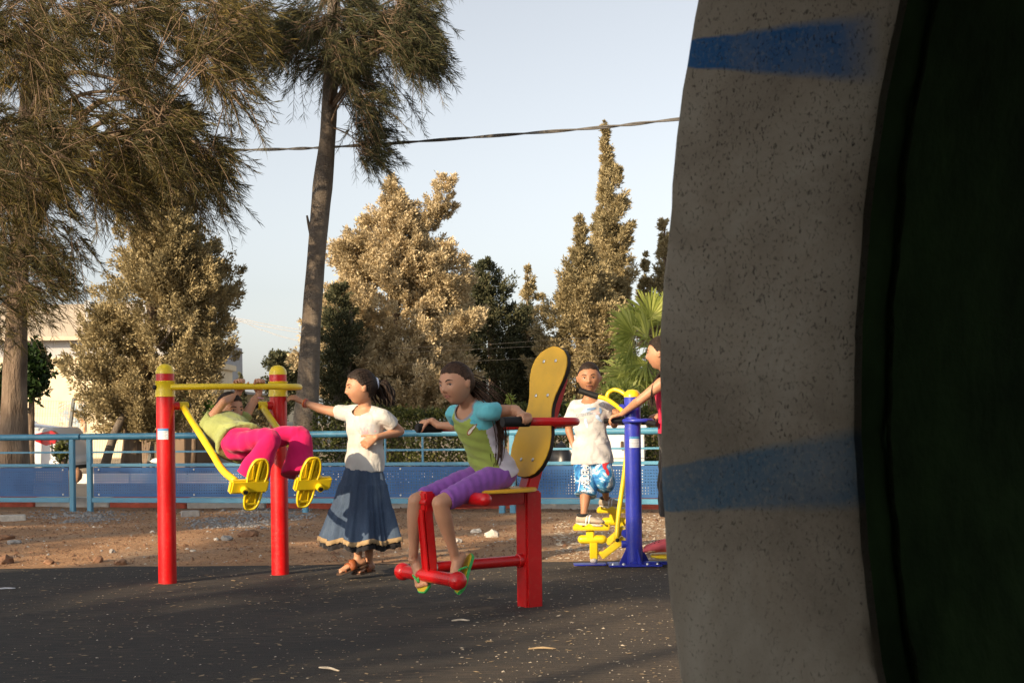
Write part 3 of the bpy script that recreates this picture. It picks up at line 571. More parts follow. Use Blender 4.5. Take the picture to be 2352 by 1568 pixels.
# ---- casuarina trees with hanging needle twigs
def in_poly(x, y, poly):
    c = np.zeros(len(x), bool); n = len(poly)
    for i in range(n):
        (x1, y1), (x2, y2) = poly[i], poly[(i + 1) % n]
        k = ((y1 > y) != (y2 > y)); xi = (x2 - x1) * (y - y1) / (y2 - y1 + 1e-9) + x1; c ^= k & (x < xi)
    return c
def casuarina(root, trunk_P, polys, mat, nlimb, per, Lneedle, wneedle, zmin=2.2):
    """polys: (outline, depth range, twigs); twigs hang from limbs that leave the trunk"""
    TP = np.asarray(trunk_P); allT, Vn, stems, limbs = [], [], MB(), MB()
    for poly, (d0, d1), nt in polys:
        a = np.array(poly, float); lo, hi = a.min(0), a.max(0); m = nt * 6
        u = rng.uniform(lo[0], hi[0], m); v = rng.uniform(lo[1], hi[1], m); k = in_poly(u, v, poly)
        # clumped: keep where a lumpy field is high
        cl = np.sin(u / 37 + 1.3 * np.sin(v / 51)) + np.sin(v / 43 + 1.1 * np.sin(u / 29 + 2)) + .7 * np.sin((u + v) / 23)
        k &= rng.random(m) < np.clip(.30 + .42 * cl, .012, 1); u, v = u[k][:nt], v[k][:nt]; n = len(u)
        yy = rng.uniform(d0, d1, n); P0 = np.array([at(a_, b_, c_) for a_, b_, c_ in zip(u, v, yy)])
        side = np.sign(P0[:, 0] - np.interp(P0[:, 2], TP[:, 2], TP[:, 0])); G = 5; n *= G; P0 = np.repeat(P0, G, 0); side = np.repeat(side, G)
        D = np.repeat(nrm(np.stack([side[::G] * rng.uniform(.1, .9, n // G), rng.normal(0, .45, n // G), rng.uniform(-.6, .2, n // G)], -1)), G, 0); D = nrm(D + rng.normal(0, .42, (n, 3)))
        P0 = P0 + rng.normal(0, .05, (n, 3)); l = rng.uniform(.22, .62, n); dr = rng.uniform(.2, .8, n)
        ts = np.sort(rng.uniform(.25, 1.0, (n, per)), 1)[:, :, None]
        S = P0[:, None, :] + D[:, None, :] * (l[:, None, None] * ts) + V3(0, 0, -1) * (dr * l)[:, None, None] * ts ** 2
        T = nrm(D[:, None, :] * l[:, None, None] + V3(0, 0, -2) * (dr * l)[:, None, None] * ts)
        S, T = S.reshape(-1, 3), T.reshape(-1, 3); nn = len(S); dir_ = nrm(T * .80 + rand_dir(nn) * .62)
        L = Lneedle * rng.uniform(.5, 1.25, nn); w = wneedle * rng.uniform(.6, 1.2, nn); sd = side_of(dir_); bend = V3(0, 0, -1) * (L * .10)[:, None]
        v0 = S - sd * w[:, None]; v1 = S + sd * w[:, None]; mid = S + dir_ * (L * .55)[:, None]; tip = S + dir_ * L[:, None] + bend
        Vn.append(np.stack([v0, v1, mid + sd * (w * .8)[:, None], tip], 1).reshape(-1, 3)); allT.append(P0[::G])
        for i in range(0, n):
            q = np.array([P0[i] + D[i] * l[i] * t + V3(0, 0, -1) * dr[i] * l[i] * t * t for t in (0, .35, .7, 1)]); stems.tube(q, [.0065, .005, .004, .002], 3, cap=False)
    A = np.vstack(allT)
    # limbs: from the trunk to well spread twig starts, then each twig start is tied to the nearest limb
    sel = A[rng.choice(len(A), nlimb, replace=False)]; LP = []
    for e in sel:
        z0 = e[2] + rng.uniform(-1.3, .9) - abs(e[0] - TP[:, 0].mean()) * .1; z0 = np.clip(z0, TP[:, 2].min() + zmin, TP[:, 2].max())
        s0 = np.array([np.interp(z0, TP[:, 2], TP[:, i]) for i in range(3)]); d = np.linalg.norm(e - s0)
        c = catmull([s0, s0 * .6 + e * .4 + V3(rng.normal(0, .12), rng.normal(0, .2), .16 * d), s0 * .2 + e * .8 + V3(0, rng.normal(0, .15), .10 * d), e], 14); LP.append(c)
        limbs.tube(c, np.linspace(.012 + .009 * d, .007, 14), 7)
    LP = np.vstack(LP)
    for e in A[rng.random(len(A)) < .55]:
        dd = np.linalg.norm(LP - e, axis=1); i = dd.argmin()
        if dd[i] > .08: stems.tube(catmull([LP[i], (LP[i] + e) / 2 + V3(0, 0, .07 * dd[i]), e], 5), np.linspace(.008, .005, 5), 3, cap=False)
    V_ = np.vstack(Vn); b = np.arange(len(V_) // 4) * 4
    link('crown', fast_mesh('crown', V_, None, np.stack([b, b + 1, b + 2, b + 3], -1)), M[mat], root)
    limbs.build('limbs', M['bark'], root, True, kind='stuff'); stems.build('twigs', M['twig'], root, True, kind='stuff')
Y = 17.6
tL = [gz(Y)(30), at(32, 1000, Y), at(33, 900, Y), at(38, 760, Y), at(45, 620, Y), at(52, 470, Y), at(60, 300, Y), at(75, 120, Y), at(95, -60, Y), at(110, -260, Y)]
rt = thing('casuarina_tree', 'big casuarina at the left with drooping brown needles over half the sky', 'tree', tuple(tL[0]), 'casuarina trees')
trunk('trunk', tL, [.23, .175, .155, .135, .12, .115, .11, .10, .08, .05], M['bark'], rt, .045, 30, 60)
polyA = [(-90, -60), (590, -60), (600, 30), (550, 90), (560, 150), (545, 210), (500, 225), (480, 300), (430, 280), (400, 340), (320, 400), (240, 330), (150, 360), (90, 420), (-90, 430)]
polyB = [(260, 250), (440, 240), (490, 300), (500, 370), (475, 420), (510, 455), (460, 450), (410, 410), (370, 450), (310, 500), (250, 470), (190, 430), (200, 330)]
polyC = [(-90, 380), (110, 400), (230, 420), (250, 520), (190, 560), (130, 520), (110, 640), (60, 700), (-20, 740), (-90, 700)]
casuarina(rt, tL, [(polyA, (13.2, 20), 420), (polyB, (13.5, 18), 120), (polyC, (14.5, 19), 105)], 'needle', 20, 56, .13, .0021)
Y = 20.
tM = [gz(Y)(700), at(700, 1000, Y), at(706, 900, Y), at(713, 780, Y), at(722, 660, Y), at(731, 540, Y), at(741, 430, Y), at(752, 320, Y), at(758, 200, Y), at(765, 80, Y), at(768, -60, Y), at(772, -300, Y)]
rt2 = thing('casuarina_tree', 'tall casuarina with a long bare leaning trunk and grey-green top', 'tree', tuple(tM[0]), 'casuarina trees')
trunk('trunk', tM, [.25, .185, .165, .145, .135, .132, .145, .118, .11, .10, .085, .05], M['bark_grey'], rt2, .035, 30, 80)
MB().tube(catmull([at(716, 545, Y), at(709, 515, Y), at(705, 495, Y)], 6), np.linspace(.03, .014, 6), 8).build('broken_stub', M['bark_grey'], rt2, True)
pm1 = [(770, -60), (1000, -60), (950, 60), (970, 105), (990, 125), (965, 150), (950, 205), (940, 170), (925, 240), (880, 200), (850, 330), (815, 300), (800, 200), (750, 150)]
pm2 = [(640, -60), (780, -60), (775, 180), (720, 160), (680, 120), (655, 190), (610, 130), (640, 60)]
pm3 = [(815, 260), (855, 280), (850, 360), (820, 350)]
casuarina(rt2, tM, [(pm1, (18.2, 21.5), 215), (pm2, (18.5, 21), 58), (pm3, (19, 20.5), 14)], 'needle_grey', 14, 60, .135, .0024, 5.2)

# ---- hedge, shrubs, palm
def leaf_mass(name, label, P, mat, L, W, cat, stem=None, up=.4, D=None):
    n = len(P); D = nrm(rand_dir(n) + V3(0, -.25, up)) if D is None else D; v, f = diamonds(P, D, side_of(D), L * rng.uniform(.6, 1.3, n), W * rng.uniform(.7, 1.3, n))
    lo = P.min(0); hi = P.max(0); root = thing(name, label, cat, ((lo[0] + hi[0]) / 2, (lo[1] + hi[1]) / 2, 0))
    link('foliage', fast_mesh('foliage', v, None, f), M[mat], root)
    if stem: stem(root)
    return root
n = 72000; hx = rng.uniform(-2.75, 9.5, n); hz = rng.uniform(.02, 1, n); face = rng.random(n)
top = 1.13 + .05 * wob(hx, hx * 0, 3.) ; hz = np.where(face < .25, top + rng.normal(0, .03, n), hz * top)
hy = np.where(face < .25, rng.uniform(18.8, 19.7, n), np.where(face < .85, 18.8 + np.abs(rng.normal(0, .07, n)) + .05 * wob(hx, hz, 6.), rng.uniform(18.8, 19.6, n))) - .26 * hx * .0
def hedge_stem(root):
    b = MB()
    for i in range(40):
        x = -2.6 + i * .3; b.tube(catmull([V3(x, 19.2, 0), V3(x + .05, 19.25, .4), V3(x - .06, 19.15, .95)], 6), np.linspace(.02, .006, 6), 6)
    b.build('stems', M['twig'], root, True, kind='stuff')
leaf_mass('hedge', 'clipped green hedge behind the blue railing', np.stack([hx, hy, hz], -1), 'hedge', .055, .017, 'hedge', hedge_stem)
def blob_pts(u, v, ru, rv, Y, n, dep=None):
    c = at(u, v, Y); k = Y / FPX; d = rand_dir(n) * (rng.uniform(.25, 1, n) ** .45)[:, None]; d *= (1 + .2 * np.sin(d[:, :1] * 9 + d[:, 2:] * 7)); return c + d * V3(ru * k, dep or ru * k, rv * k)
def stemf(u, v, Y):
    def f(root): MB().tube(catmull([gz(Y)(u), at(u + 3, v + 20, Y), at(u, v, Y)], 8), np.linspace(.07, .02, 8), 7).build('stem', M['bark'], root, True)
    return f
leaf_mass('dark_shrub', 'dark green leafy shrub behind the big left trunk', np.vstack([blob_pts(75, 855, 42, 65, 23, 2600), blob_pts(20, 900, 45, 60, 23, 1500)]), 'deep', .10, .03, 'shrub', stemf(70, 880, 23))
leaf_mass('bright_bush', 'bright green bush between the near red post and the hanging child', np.vstack([blob_pts(445, 925, 42, 42, 29, 1900), blob_pts(415, 900, 25, 40, 29, 700), blob_pts(480, 950, 35, 30, 29, 800)]), 'bright', .12, .035, 'bush', stemf(445, 930, 29))
leaf_mass('dry_bush', 'dry brownish bush behind the hanging child\'s legs', blob_pts(600, 965, 45, 40, 27, 2300), 'cyp_olive', .09, .022, 'bush', stemf(600, 975, 27))
leaf_mass('roadside_weed', 'scrawny yellow-green weed behind the rear of the parked car', np.vstack([blob_pts(140, 1045, 14, 28, 21.5, 260), blob_pts(150, 1020, 18, 16, 21.5, 110)]), 'hedge', .08, .022, 'weed', stemf(142, 1040, 21.5))
leaf_mass('hedge_sprout', 'pale yellow-green sprout of leaves above the hedge by the seat back', np.vstack([blob_pts(1172, 925, 9, 20, 18.6, 150), blob_pts(1318, 940, 14, 22, 18.6, 200)]), 'palm', .06, .02, 'sprout', stemf(1172, 930, 18.6))
def palm():
    hub = at(1505, 800, 21.5); root = thing('fan_palm', 'green fan palm beside the girl in the red top', 'palm', (hub[0], hub[1], 0))
    trunk('trunk', [V3(hub[0] + .05, hub[1], -.05), V3(hub[0] + .03, hub[1], .9), hub], [.2, .17, .15], M['palm_dry'], root, .08, 14, 20)
    spec = [(1488, 705, -.3), (1432, 758, -.5), (1425, 812, -.7), (1418, 880, -.5), (1470, 850, -.8), (1545, 690, .1), (1580, 760, -.2), (1600, 830, 0), (1450, 720, .5), (1520, 720, .6), (1570, 880, -.4), (1455, 905, .2), (1440, 850, .5), (1500, 890, -.5), (1475, 770, -.6)]
    for i, (u, v, dy) in enumerate(spec):
        c = at(u, v, 21.5) + V3(0, dy * .7, 0); d = nrm(c - hub); base = hub + (c - hub) * .72; nrmv = nrm(np.cross(d, np.cross(V3(.25 * (i % 3 - 1), -1, .55), d))); side = np.cross(nrmv, d)
        b = MB(); nS = 34; Rr = .62 * (1 + .12 * math.sin(i * 2.3)); a = np.linspace(-1.9, 1.9, nS)
        for j, t in enumerate(a):
            dirv = nrm(d * math.cos(t) + side * math.sin(t) + nrmv * (.10 * (-1) ** j) ); w = side * math.cos(t) - d * math.sin(t); Lr = Rr * (1 - .16 * abs(t) / 1.9) * (.93 + .1 * math.sin(j * 7.7 + i))
            p1 = base + dirv * Lr * .55; p2 = base + dirv * Lr * .82 + V3(0, 0, -.02); p3 = base + dirv * Lr + V3(0, 0, -.10 - .03 * math.sin(j * 3.1)); ww = .019
            b.add([base, p1 - w * ww + nrmv * .008, p1 + w * ww - nrmv * .008, p2 - w * .011, p2 + w * .011, p3], [(0, 1, 2), (1, 3, 4, 2), (3, 5, 4)])
        b.build('fan_leaf', M['palm'], root, False)
        MB().tube(catmull([hub, hub * .5 + base * .5 + V3(0, 0, .05), base], 8), np.linspace(.018, .011, 8), 7).build('leaf_stalk', M['palm'], root, True)
palm()
leaf_mass('low_palm_leaf_clump', 'yellowish low leaf clump below the fan palm', blob_pts(1425, 905, 40, 22, 20.6, 500), 'palm', .16, .02, 'shrub', stemf(1430, 920, 20.6))

# ------------------------------------------------------------------ buildings, car, wires in the background
M['cream'] = matte('cream_wall', (.78, .66, .46), .9, .06, 3); M['pink_wall'] = matte('pink_wall', (.74, .50, .40), .9, .06, 3); M['white_wall'] = matte('white_wall', (.78, .77, .74), .85, .05, 3)
M['grey_wall'] = matte('grey_wall', (.42, .42, .43), .9, .08, 2); M['roof_tan'] = matte('roof_sheet', (.55, .46, .35), .8, .08, 2); M['brown_wall'] = matte('brown_wall', (.21, .15, .105), .85, .12, 4)
M['car_white'] = NT('car_white').col((.72, .72, .74)).set(Roughness=.25, Coat_Weight=.6).m; M['glass'] = NT('dark_glass').col((.02, .025, .03)).set(Roughness=.08).m
M['lamp_red'] = NT('lamp_red').col((.5, .01, .015)).set(Roughness=.2, Coat_Weight=.5).m; M['wire'] = matte('wire', (.10, .095, .09), .7); M['wire_pale'] = matte('pale_wire', (.35, .34, .33), .6); M['mesh_wire'] = matte('mesh_wire', (.38, .34, .28), .6); M['metal_dark'] = matte('fence_post', (.16, .17, .17), .6)
def wallbox(name, mat, root, u0, v0, u1, v1, Y, depth, base=None):
    a, b = at(u0, v0, Y), at(u1, v1, Y); z0 = min(a[2], b[2]) if base is None else base; z1 = max(a[2], b[2])
    return MB().box(((a[0] + b[0]) / 2, Y + depth / 2, (z0 + z1) / 2), (abs(b[0] - a[0]), depth, z1 - z0)).build(name, mat, root, bevel=.02)
r = thing('cream_building', 'low cream building with a painted mural behind the wire fence', 'building', tuple(gz(44)(200)))
wallbox('wall', M['cream'], r, -160, 832, 420, 1040, 44, 8, -.07); wallbox('parapet', M['cream'], r, -165, 824, 424, 832, 43.9, 8.3)
wallbox('pink_panel', M['pink_wall'], r, 222, 866, 322, 908, 43.93, .06)
def m_mural():
    t = NT('mural'); n = t.noise(1.9, 3, .5, dist=1.2); t.col(t.ramp(n, [(.30, (.55, .20, .08)), (.42, (.70, .55, .38)), (.5, (.25, .36, .46)), (.58, (.75, .68, .55)), (.68, (.45, .30, .2))])); t.set(Roughness=.9); return t.m
wallbox('mural', m_mural(), r, 134, 922, 196, 992, 43.94, .05); wallbox('vent', M['black'], r, 252, 972, 262, 984, 43.93, .06)
MB().tube(catmull([at(262, 868, 43.9), at(268, 852, 43.8), at(280, 847, 43.8), at(284, 866, 43.9)], 10), .02, 6).build('cable_loop', M['wire'], r)
r = thing('gable_building', 'grey hall with a pale pitched roof behind the trees at the left', 'building', tuple(gz(62)(60)))
wallbox('wall', M['grey_wall'], r, -260, 772, 420, 1020, 62, 14, -.07)
a0, a1 = at(-300, 778, 61.5), at(430, 778, 61.5); zt = at(0, 692, 61.5)[2]; zb = a0[2]
MB().add([(a0[0], 61.4, zb), (a1[0], 61.4, zb), (a1[0], 69, zt + .5), (a0[0], 69, zt + .5), (a0[0], 61.4, zb - .18), (a1[0], 61.4, zb - .18), (a1[0], 69, zt + .3), (a0[0], 69, zt + .3)], [(0, 1, 2, 3), (4, 7, 6, 5), (0, 4, 5, 1), (1, 5, 6, 2), (2, 6, 7, 3), (3, 7, 4, 0)]).build('roof', M['roof_tan'], r)
for u in (-150, 0, 168, 300):
    x = at(u, 700, 64)[0]; MB().beam((x + 1.6, 61.35, zb + .1), (x - .9, 69, zt + .62), .28, .14).build('roof_rib', M['white_wall'], r)
for u in (-60, 60, 190, 330): wallbox('wall_seam', M['metal_dark'], r, u, 790, u + 1.2, 1000, 61.94, .08)
r = thing('brown_shed', 'brown shed wall in shade behind the near red post', 'shed', tuple(gz(30)(350)))
wallbox('wall', M['brown_wall'], r, 281, 938, 426, 1062, 30, 3, -.07); wallbox('roof_edge', M['brown_wall'], r, 277, 932, 430, 939, 29.9, 3.2)
wallbox('door_frame', M['bark'], r, 346, 990, 351, 1064, 29.95, .06, -.07); wallbox('switch_box', M['grey_wall'], r, 300, 1024, 307, 1032, 29.93, .08)
r = thing('white_shutter_wall', 'white wall with fine ribbed shutter behind the hanging child', 'wall', tuple(gz(33)(490)))
wallbox('wall', M['white_wall'], r, 424, 972, 640, 1059, 33, 2.5, -.07)
for i in range(14): wallbox('shutter_rib', M['grey_wall'], r, 430, 980 + i * 5.4, 520, 980.9 + i * 5.4, 32.97, .04)
r = thing('low_house', 'low pale house with a shallow gable behind the hanging child', 'house', tuple(gz(52)(520)))
wallbox('wall', M['cream'], r, 415, 905, 640, 1020, 52, 7, -.07)
p = [at(400, 900, 51.6), at(640, 908, 51.6), at(470, 888, 51.6)]
MB().add([p[0], p[1], p[1] + V3(0, 7.5, 0), p[0] + V3(0, 7.5, 0), p[2] + V3(0, 0, .0), p[2] + V3(0, 7.5, .0)], [(0, 1, 4), (0, 4, 5, 3), (1, 2, 5, 4), (3, 5, 2), (0, 3, 2, 1)]).build('roof', M['grey_wall'], r)
# wire mesh fence in front of the cream building
Yf = 27.; r = thing('wire_mesh_fence', 'sagging welded wire fence in front of the cream building', 'fence', tuple(gz(Yf)(200)))
b = MB(); pA, pB = at(-60, 912, Yf), at(372, 928, Yf); pA[2] = at(60, 913, Yf)[2]
for q in np.linspace(0, 1, 74):
    t_ = pA * (1 - q) + pB * q; b.beam(V3(t_[0] - .12, Yf, 0), t_, .006, .006)
for zf in (1, .9, .83, .8, .6, .53, .5, .3, .22, .19, .05):
    a_, c_ = V3(pA[0] - .12 * (1 - zf), Yf - .006, pA[2] * zf), V3(pB[0] - .12 * (1 - zf), Yf - .006, pB[2] * zf); b.beam(a_, c_, .006, .006)
b.build('wire_panel', M['mesh_wire'], r, kind='stuff')
for (u1, v1, u0) in ((171, 914, 148), (370, 922, 338), (-40, 914, -60)): MB().beam(gz(Yf)(u0) + V3(0, -.04, -.05), at(u1, v1, Yf) + V3(0, -.04, 0), .06, .06, (0, 1, 0)).build('post', M['metal_dark'], r, bevel=.006)
def car():
    rear = at(133, 1040, 23.2); x1 = rear[0]; y = 23.2; root = thing('parked_car', 'white parked sedan behind the left railing, only its rear showing', 'car', (x1 - 2.1, y + .8, 0))
    prof = [(-4.25, .28), (-4.3, .62), (-4.1, .78), (-3.2, .92), (-2.55, 1.38), (-1.45, 1.42), (-.85, 1.06), (-.12, .97), (-.02, .80), (.02, .52), (-.06, .30)]
    body = MB(); rings = []
    for yy, k in ((0., .0), (.03, .5), (.14, 1), (1.5, 1), (1.62, .5), (1.65, 0.)):
        rings.append([(x1 + px * (1 - .004 * (1 - k)), y + yy, pz if pz < .7 else pz - (1 - k) * .06) for px, pz in prof])
    nP = len(prof)
    v = [q for rg in rings for q in rg]; f = []
    for i in range(len(rings) - 1):
        for j in range(nP): f.append((i * nP + j, i * nP + (j + 1) % nP, (i + 1) * nP + (j + 1) % nP, (i + 1) * nP + j))
    f += [tuple(range(nP)), tuple(range(len(rings) * nP - 1, (len(rings) - 1) * nP - 1, -1))]
    body.add(v, f).build('body', M['car_white'], root, bevel=.02)
    MB().prism([(-3.05, .95), (-2.5, 1.32), (-1.5, 1.36), (-1.0, 1.02)], (x1, y - .006, 0), (1, 0, 0), (0, 0, 1), (0, 1, 0), .004).build('side_window', M['glass'], root)
    for wx in (-.78, -3.4):
        w = MB().lathe([(.02, 0), (.22, 0), (.30, .01), (.315, .06), (.315, .18), (.28, .2)], (x1 + wx, y - .02, .31), (0, 1, 0), 26).build('wheel', M['black'], root)
        MB().lathe([(.01, 0), (.05, -.012), (.17, -.006), (.2, .01), (.2, .03)], (x1 + wx, y - .03, .31), (0, 1, 0), 18).build('rim', M['steel'], w)
        MB().tube(arc((x1 + wx, y + .0, .31), (1, 0, 0), (0, 0, 1), .37, .0, math.pi, 16), .022, 6).build('wheel_arch', M['car_white'], root)
        MB().prism([(.35 * math.cos(t), .35 * math.sin(t)) for t in np.linspace(0, math.pi, 16)], (x1 + wx, y - .008, .31), (1, 0, 0), (0, 0, 1), (0, 1, 0), .004).build('wheel_well', M['black'], root)
    MB().prism([(-.50, .84), (-.10, .92), (.0, .84), (-.03, .70), (-.20, .66), (-.38, .74)], (x1, y - .012, 0), (1, 0, 0), (0, 0, 1), (0, 1, 0), .16).build('tail_lamp', M['lamp_red'], root, bevel=.01)
    MB().box((x1 - .12, y + .82, .38), (.4, 1.68, .16)).build('bumper', M['car_white'], root, bevel=.05); MB().box((x1 - .14, y + .82, .27), (.34, 1.6, .08)).build('bumper_skirt', M['black'], root, bevel=.02)
    MB().beam((x1 - .10, y - .012, .50), (x1 - .10, y - .012, .72), .012, .008).build('door_gap', M['black'], root)
car()
# roadside slab and bench behind the boy
r = thing('white_cabinet', 'white roadside cabinet behind the railing and the boy', 'cabinet', tuple(gz(17.3)(1400)))
a0, a1 = at(1312, 990, 17.3), at(1480, 990, 17.3); w = a1[0] - a0[0]; cx = (a0[0] + a1[0]) / 2; z1 = .87
MB().box((cx, 17.6, (z1 + .16) / 2), (w, .6, z1 - .16)).build('body', M['white_wall'], r, bevel=.012)
MB().box((cx, 17.6, z1 + .022), (w + .06, .66, .04)).build('lid', M['white_wall'], r, bevel=.01)
MB().box((cx, 17.58, .075), (w + .10, .7, .15)).build('plinth', M['stone_pale'], r, bevel=.015)
MB().box((cx + w * .22, 17.292, .5), (.006, .012, .64)).build('door_gap', M['grey_wall'], r); MB().box((cx + w * .19, 17.285, .66), (.035, .03, .11)).build('handle', M['bark'], r, bevel=.008); MB().box((cx, 17.292, .50), (w * .98, .012, .006)).build('panel_gap', M['grey_wall'], r)
def bag(u, v, ru, rv, Y, m, lab, nm, ct, seed):
    c = at(u, v, Y); k = Y / FPX; me = rock_mesh((c[0], c[1], max(c[2], rv * k * .8)), ru * k, seed, rv / ru); link(nm, me, M[m], None, True, loc=(c[0], c[1], 0), label=lab, cat=ct)
M['bag_black'] = NT('bag_black').col((.008, .008, .010)).set(Roughness=.35).m; M['bag_green'] = NT('bag_green').col((.01, .12, .07)).set(Roughness=.4).m
bag(1110, 1128, 42, 36, 15.4, 'bag_black', 'black bin bag behind the railing under the seat', 'rubbish_bag', 'rubbish bag', 3); bag(1160, 1105, 22, 40, 15.6, 'bag_black', 'black bin bag seen through the gap between railing posts', 'rubbish_bag', 'rubbish bag', 5)
bag(1290, 1062, 34, 48, 16.6, 'bag_black', 'tall black bin bag behind the railing right of the seat back', 'rubbish_bag', 'rubbish bag', 8); bag(1163, 1052, 12, 14, 15.9, 'bag_green', 'green plastic bag in the gap between railing posts', 'plastic_bag', 'bag', 9)
bag(1255, 1150, 50, 16, 15.6, 'bag_black', 'flat black bag lying under the right railing', 'rubbish_bag', 'rubbish bag', 12); bag(375, 1058, 22, 12, 22.5, 'white_wall', 'crumpled white sack on the verge behind the near red post', 'sack', 'sack', 4); bag(180, 1090, 11, 15, 21.6, 'stone_brown', 'reddish clay pot lying behind the gap in the railing', 'clay_pot', 'pot', 6)
def wire(name, pts, r, mat, label, twist=False):
    root = thing(name, label, 'cable', tuple(pts[0]))
    P = catmull(pts, 160)
    for k in range(2 if twist else 1):
        ph = np.linspace(0, 160 * .42, 160) + k * math.pi; off = np.stack([0 * ph, np.cos(ph), np.sin(ph)], -1) * (r * .9 if twist else 0)
        MB().tube(P + off, r, 6).build('strand', mat, root, True)
wire('twisted_cable', [at(-900, 372, 27), at(-200, 359, 25), at(300, 349, 23.2), at(460, 346, 22.6), at(640, 343, 21.9), at(760, 338, 21.4), at(920, 328, 20.8), at(1150, 311, 20), at(1380, 293, 19.2), at(1568, 273, 18.6), at(2100, 218, 17.2), at(2900, 130, 15.5)], .0140, M['wire'], 'thick twisted black cable crossing the sky', True)
for i, (v0, v1, v2) in enumerate(((728, 742, 757), (731, 748, 764), (733, 757, 783))):
    wire('overhead_wire', [at(200, v0 - 28, 60), at(515, v0, 56), at(600, v1, 55), at(690, v2, 54), at(1000, v2 + 40 + 10 * i, 52)], .014, M['wire_pale'], ['topmost', 'middle', 'lowest'][i] + ' of the three thin wires left of the bare trunk')
for i, (v0, v1) in enumerate(((790, 772), (800, 790), (827, 815))):
    wire('overhead_wire', [at(900, v0 + 10, 29), at(1130, v0, 28.8), at(1280, (v0 + v1) / 2 - 2, 28.6), at(1450, v1, 28.4), at(1900, v1 - 20, 28)], .0024, M['wire'], ['topmost', 'middle', 'lowest'][i] + ' of the three pale wires in front of the dark cypress')
# ------------------------------------------------------------------ leg swing machine (two red posts)
def flat(p): return V3(p[0], p[1], 0)
LA, LB = flat(at(385, 1338, 8.61)), flat(at(644, 1320, 9.03))
AB = nrm(LB - LA); LN = V3(AB[1], -AB[0], 0)          # along the posts / swing direction (towards the camera, right)
def sticker(parent, base, rad, z, w, h, facing):
    """small printed plate wrapped on a post: blue header, white field, grey lines of print"""
    A0 = math.atan2(facing[1], facing[0])
    def patch(name, mat, z0, z1, a0, a1, rr):
        b = MB(); n = 12; P = [base + V3(math.cos(A0 + t) * rr, math.sin(A0 + t) * rr, 0) for t in np.linspace(a0, a1, n)]
        b.add([p + UPV * z0 for p in P] + [p + UPV * z1 for p in P], [(i, i + 1, i + 1 + n, i + n) for i in range(n - 1)]); return b.build(name, mat, parent, True)
    t = w / rad / 2
    s = patch('sticker', M['white_print'], z - h / 2, z + h / 2, -t, t, rad + .0015); ORG[s.name] = ORG[parent.name]
    def sub(name, mat, z0, z1, a0, a1, rr):
        o = patch(name, mat, z0, z1, a0, a1, rr); o.parent = s
    sub('sticker_header', M['blue_print'], z + h * .28, z + h * .5, -t, t, rad + .0025)
    for k in range(5): sub('sticker_line', M['grey_print'], z + h * (.16 - .13 * k), z + h * (.20 - .13 * k), -t * .85, t * (.85 - .25 * (k % 2)), rad + .0025)
